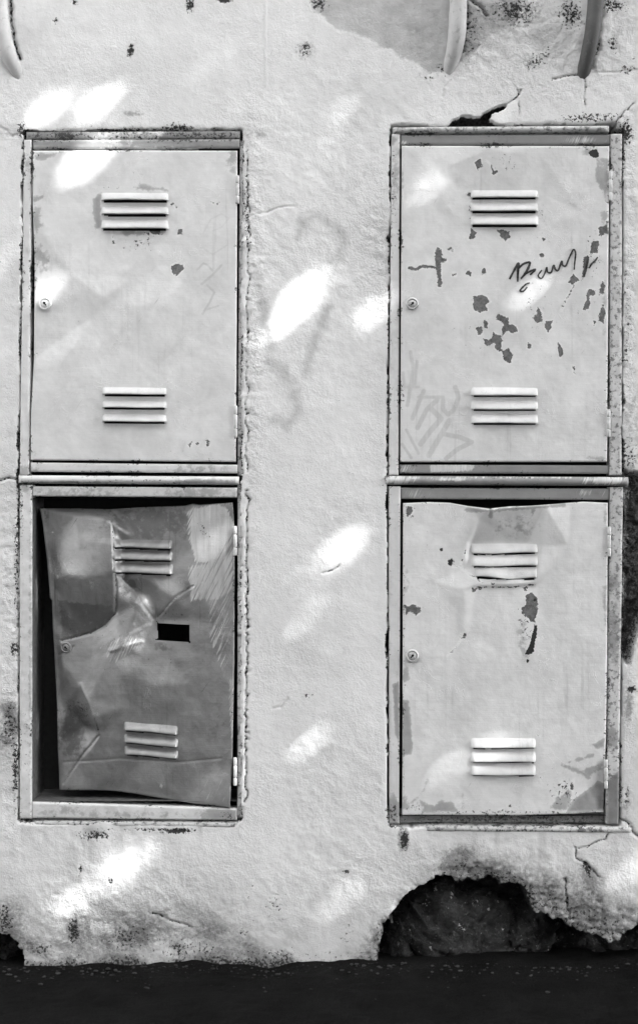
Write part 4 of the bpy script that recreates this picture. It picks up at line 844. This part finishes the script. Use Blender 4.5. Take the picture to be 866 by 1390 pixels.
da = {
    'chip': field_of([('p', zp(Ez, Es, [(140, 775), (165, 782), (185, 770), (245, 792), (240, 825), (210, 845), (185, 820), (165, 815), (145, 838)])), ('p', zp(Ez, Es, [(145, 130), (190, 130), (200, 165), (160, 205), (145, 180)]), .8), ('p', zp(Fz, Es, [(130, 715), (160, 695), (195, 715), (210, 770), (190, 885), (160, 885), (140, 855), (105, 830), (100, 800), (135, 775)]), 1),
                      ('p', zp(Fz, Es, [(115, 655), (142, 655), (135, 685), (120, 685)])), ('p', zp(Ez, Es, [(525, 958), (538, 965), (530, 995), (518, 985)])), ('p', zp(Ez, Es, [(580, 665), (615, 668), (610, 680), (585, 690)])), ('l', zp(Ez, Es, [(455, 525), (500, 528), (560, 575), (640, 630), (720, 640)]), 1.6, .8), ('l', zp(Ez, Es, [(500, 525), (525, 470), (535, 420)]), 1.4, .75), ('l', zp(Ez, Es, [(530, 970), (480, 1040), (415, 1110)]), 1.6, .7),
                      ('p', zp(Gz, Es, [(420, 680), (445, 660), (440, 740), (415, 730)]), .8), ('p', zp(Gz, Es, [(330, 740), (360, 735), (350, 780)]), .8), ('p', zp(Gz, Es, [(360, 700), (372, 705), (366, 720)]), .9), ('p', zp(Gz, Es, [(218, 640), (234, 645), (228, 672)]), .8), ('p', zp(Gz, Es, [(205, 378), (228, 380), (215, 392)]), .9), ('p', zp(Gz, Es, [(10, 835), (30, 835), (25, 858)]), .8),
                      ('p', zp(Hz, Es, [(805, 830), (830, 830), (825, 858)]), .8), ('p', zp(Hz, Es, [(755, 855), (785, 850), (785, 878), (755, 878)]), .8)], 3.4),
    'dark': field_of([('p', zp(Fz, Es, [(185, 905), (203, 912), (198, 980), (180, 1075), (160, 1100), (120, 1100), (150, 1040), (168, 980), (178, 940)])), ('p', zp(Fz, Es, [(175, 730), (200, 735), (196, 760), (172, 750)]), .8), ('p', zp(Fz, Es, [(132, 1130), (155, 1130), (140, 1160)])), ('p', zp(Ez, Es, [(422, 485), (450, 470), (458, 500), (442, 522), (425, 510)])), ('p', zp(Ez, Es, [(372, 405), (388, 402), (388, 425), (375, 425)]))], 2.0),
    'grime_shade': field_of([('p', zp(Gz, Es, [(640, 690), (640, 875), (400, 875), (440, 800), (540, 730), (600, 680)]), .85), ('p', zp(Gz, Es, [(270, 860), (330, 780), (420, 700), (430, 800), (390, 870)]), .5), ('l', zp(Gz, Es, [(365, 570), (420, 590), (500, 620), (540, 655)]), 5, .6), ('l', zp(Gz, Es, [(410, 550), (480, 530), (570, 500)]), 4, .55), ('p', zp(Gz, Es, [(560, 430), (640, 400), (640, 450), (580, 460)]), .6), ('p', zp(Gz, Es, [(470, 600), (640, 540), (640, 600), (540, 650)]), .45),
                       ('p', zp(Hz, Es, [(125, 150), (165, 150), (195, 430), (180, 500), (125, 510)]), .65), ('p', zp(Hz, Es, [(240, 800), (330, 830), (380, 800), (450, 810), (480, 870), (260, 878)]), .6), ('l', zp(Hz, Es, [(285, 670), (260, 740), (190, 810)]), 4, .45), ('b', (550, 1090, 8, 14, 0), .4), ('b', (628, 1085, 4, 16, 0), .3),
                       ('p', zp(Fz, Es, [(630, 100), (664, 105), (662, 260), (625, 260)]), .35), ('p', zp(Fz, Es, [(630, 650), (664, 640), (650, 950), (625, 800)]), .4), ('l', [(632, 692), (663, 694), (700, 690), (730, 688), (765, 685)], 4, .65), ('b', (665, 697, 4, 8, 0), .7), ('b', (722, 695, 4, 8, 0), .5), ('b', (551, 915, 6, 14, 0), .5), ('b', (550, 790, 6, 40, 0), .3), ('b', (560, 890, 12, 12, 0), .4), ('b', (700, 715, 40, 20, 0), .3), ('b', (710, 870, 10, 40, 10), .35)], 3.5),  # top centre patch paints the shade of the facet facing down
    'dirt_shade': field_of([('b', (555, 700, 12, 14, 0), .38), ('b', (712, 850, 14, 40, 10), .35), ('b', (650, 797, 14, 4, 0), .5), ('l', [(640, 797), (690, 797), (727, 793)], 2.5, .6), ('b', (765, 1075, 26, 20, 0), .36), ('b', (560, 1095, 16, 8, 0), .4), ('b', (548, 820, 4, 100, 0), .35), ('b', (690, 1102, 120, 3, 0), .4), ('b', (612, 765, 14, 6, 0), .3)], 1)}  # specks, plus a dark line along the drop below the crumpled vent
dlr, f_lr = make_door(c, None, dict(left=[(547, 683), (546.5, 890), (546, 1106)], right=[(824, 682.5), (823, 900), (819.5, 1103)], top=[(547, 683), (580, 681.5), (610, 682.5), (635, 687), (663, 690.5), (690, 687.5), (720, 686.5), (760, 683.5), (790, 681), (824, 682.5)], bottom=[(546, 1106), (700, 1106.5), (819.5, 1103)]),
                      lr_rel, M['door'], LU, da, (559, 890, 9), [(825.5, 715, 755), (821.7, 1031, 1070)], M['lock'], blur=0, step=1.35, crush={2: 1.0, 0: .3, 1: .3})

# ================================================================== CONDUITS (stubs of pipe running down the wall and into the plaster)
def conduit(label, pts, mat):
    p = [(WX(x), -d, WZ(y)) for x, y, d, r_ in pts]; rad = [r_*S for *_, r_ in pts]
    o = tube('conduit_pipe', p, rad, mat, None, wob=0.03); return tag(o, label, 'pipe', 'conduits running down into the plaster')
conduit('pale conduit bending into the plaster above the cabinet with the painted lock', [(-4, -1230, .008, 13), (-4, -600, .008, 13), (-3, -200, .008, 13), (-1.5, -40, .008, 13), (-.5, 5, .008, 13), (4, 45, .007, 12.5), (12, 74, .003, 11.5), (21, 94, -.005, 9), (28, 112, -.02, 8)], M['conduit'])
conduit('pale straight conduit ending beside the grey cement repair', [(625, -1230, .013, 11.5), (624, -600, .013, 11.5), (622.5, -200, .013, 11.5), (621.5, -40, .013, 11.5), (621, 5, .012, 11.8), (619.5, 45, .010, 12), (616, 70, .003, 11), (611, 88, -.006, 9.5), (606, 108, -.020, 8.5)], M['conduit'])
conduit('dark flaking conduit standing proud of the plaster', [(809, -1230, .016, 11), (809, -600, .016, 11), (808, -200, .016, 11), (807, -40, .016, 11), (806, 5, .016, 11.2), (802, 45, .014, 10.8), (797, 72, .009, 10), (793, 92, -.001, 9.5), (788, 112, -.02, 9)], M['conduitd'])

# ================================================================== STREET TREE whose crown shades the wall and lets the sun through in spots
SPOTS = [  # cx, cy, half length, half width (survey units on the wall) of the gaps
    (411, 399, 25, 15), (376, 442, 16, 5), (506, 422, 13, 7), (466, 742, 11, 6), (412, 843, 7, 4), (421, 803, 4, 3), (415, 1012, 20, 2), (384, 985, 2.5, 1.5), (170, 1176, 30, 3), (105, 1228, 14, 3),
    (112, 222, 24, 14), (135, 143, 24, 6), (62, 152, 12, 7), (576, 262, 8, 5), (716, 402, 12, 5), (110, 748, 10, 6), (97, 772, 8, 6), (600, 1048, 7, 4), (850, 1190, 9, 6), (236, 795, 8, 5), (66, 396, 7, 4), (80, 470, 4, 2.5), (660, 1025, 7, 4), (105, 940, 8, 5), (180, 876, 9, 5), (290, 735, 8, 5), (470, 1222, 12, 2.5), (300, 1060, 8, 5), (210, 390, 6, 3.5)]
def in_gap(x, y, m=0.0):
    r_ = np.zeros(x.shape, bool)
    for cx, cy, a, b in SPOTS:
        dx, dy = x-cx, -(y-cy); u = dx*.766+dy*.643; v = -dx*.643+dy*.766
        r_ |= (u/(a+2*m))**2+(v/(b+m))**2 < 1
    return r_
CEN = np.array([0.0, 0.0, WZ(640)])+np.array(SUN)*4.5
tree = empty('street_tree', (CEN[0]+0.95, CEN[1]-0.3, 0), 'leafy street tree standing at the kerb and shading the wall', 'tree')
tb = Vector((CEN[0]+0.95, CEN[1]-0.3, -0.05))
tube('trunk', [tb, tb+Vector((.02, .03, .7)), tb+Vector((-.04, .0, 1.4)), tb+Vector((-.12, .06, 2.1)), tb+Vector((-.3, .1, 3.0))], [.17, .13, .115, .10, .06], M['bark'], tree, seg=18, wob=.08)
N = 80000
rs = np.random.RandomState(5)
LV = []; LF = []
RAD = np.array([1.65, 1.5, 1.55])
clumps = rs.randn(420, 3); clumps /= np.linalg.norm(clumps, axis=1)[:, None]; clumps *= (rs.rand(420, 1)**(1/2.6)); clumps = clumps*RAD+CEN
sv = np.array(SUN); made = 0
for k in range(0, 420):
    q = clumps[k]; pth = [tb+Vector((-.08, .03, 1.75+.06*made)), (tb+Vector((-.1, .05, 2.2))+Vector(q))/2+Vector((0, 0, .12)), Vector(q)]
    f = np.linspace(0, 1, 60); f = np.array([(pth[0]*(1-t)+pth[1]*t) if i == 0 else (pth[1]*(1-t)+pth[2]*t) for i in (0, 1) for t in f])
    w = f-sv*(f[:, 1]/sv[1])[:, None]
    if in_gap(w[:, 0]/S+433, GROUND-w[:, 2]/S, 22).any() or made >= 14: continue
    made += 1
    tube('limb', pth, [.045, .028, .008], M['bark'], tree, seg=8)
ctr = clumps[rs.randint(420, size=N)]+rs.randn(N, 3)*0.15
q = rs.randn(N, 3); q /= np.linalg.norm(q, axis=1)[:, None]
free = np.arange(N) % 3 == 0
ctr[free] = (CEN+q*RAD*(rs.rand(N, 1)**(1/3)))[free]
av = rs.randn(N, 3); av /= np.linalg.norm(av, axis=1)[:, None]
bv = np.cross(av, rs.randn(N, 3)); bv /= np.linalg.norm(bv, axis=1)[:, None]; nn = np.cross(av, bv)
l = 0.025+0.015*rs.rand(N, 1); wd = l*0.62
LV = np.stack([ctr-av*l, ctr-av*l*.2+bv*wd*.5+nn*.006, ctr+av*l*.35+bv*wd*.42, ctr+av*l, ctr+av*l*.35-bv*wd*.42, ctr-av*l*.2-bv*wd*.5+nn*.006], 1)
fa, fb = np.meshgrid(np.linspace(-.95, .95, 9), np.linspace(-.48, .48, 6)); probe = np.concatenate([LV, ctr[:, None]+av[:, None]*(l[:, None]*fa.ravel()[None, :, None])+bv[:, None]*(wd[:, None]*fb.ravel()[None, :, None])], 1)
tt = probe[..., 1]/sv[1]; w = probe-sv*tt[..., None]
keep = ~in_gap(w[..., 0]/S+433, GROUND-w[..., 2]/S).any(1) & (ctr[:, 1] < -0.35)
LV = LV[keep].reshape(-1, 3); base = np.arange(keep.sum())[:, None]*6
LF = np.concatenate([base+np.array([[0, 1, 2, 3]]), base+np.array([[0, 3, 4, 5]])])
cr = np_mesh('crown', np.array(LV), np.array(LF), False)
link_mesh('crown', cr, M['leaf'], tree)
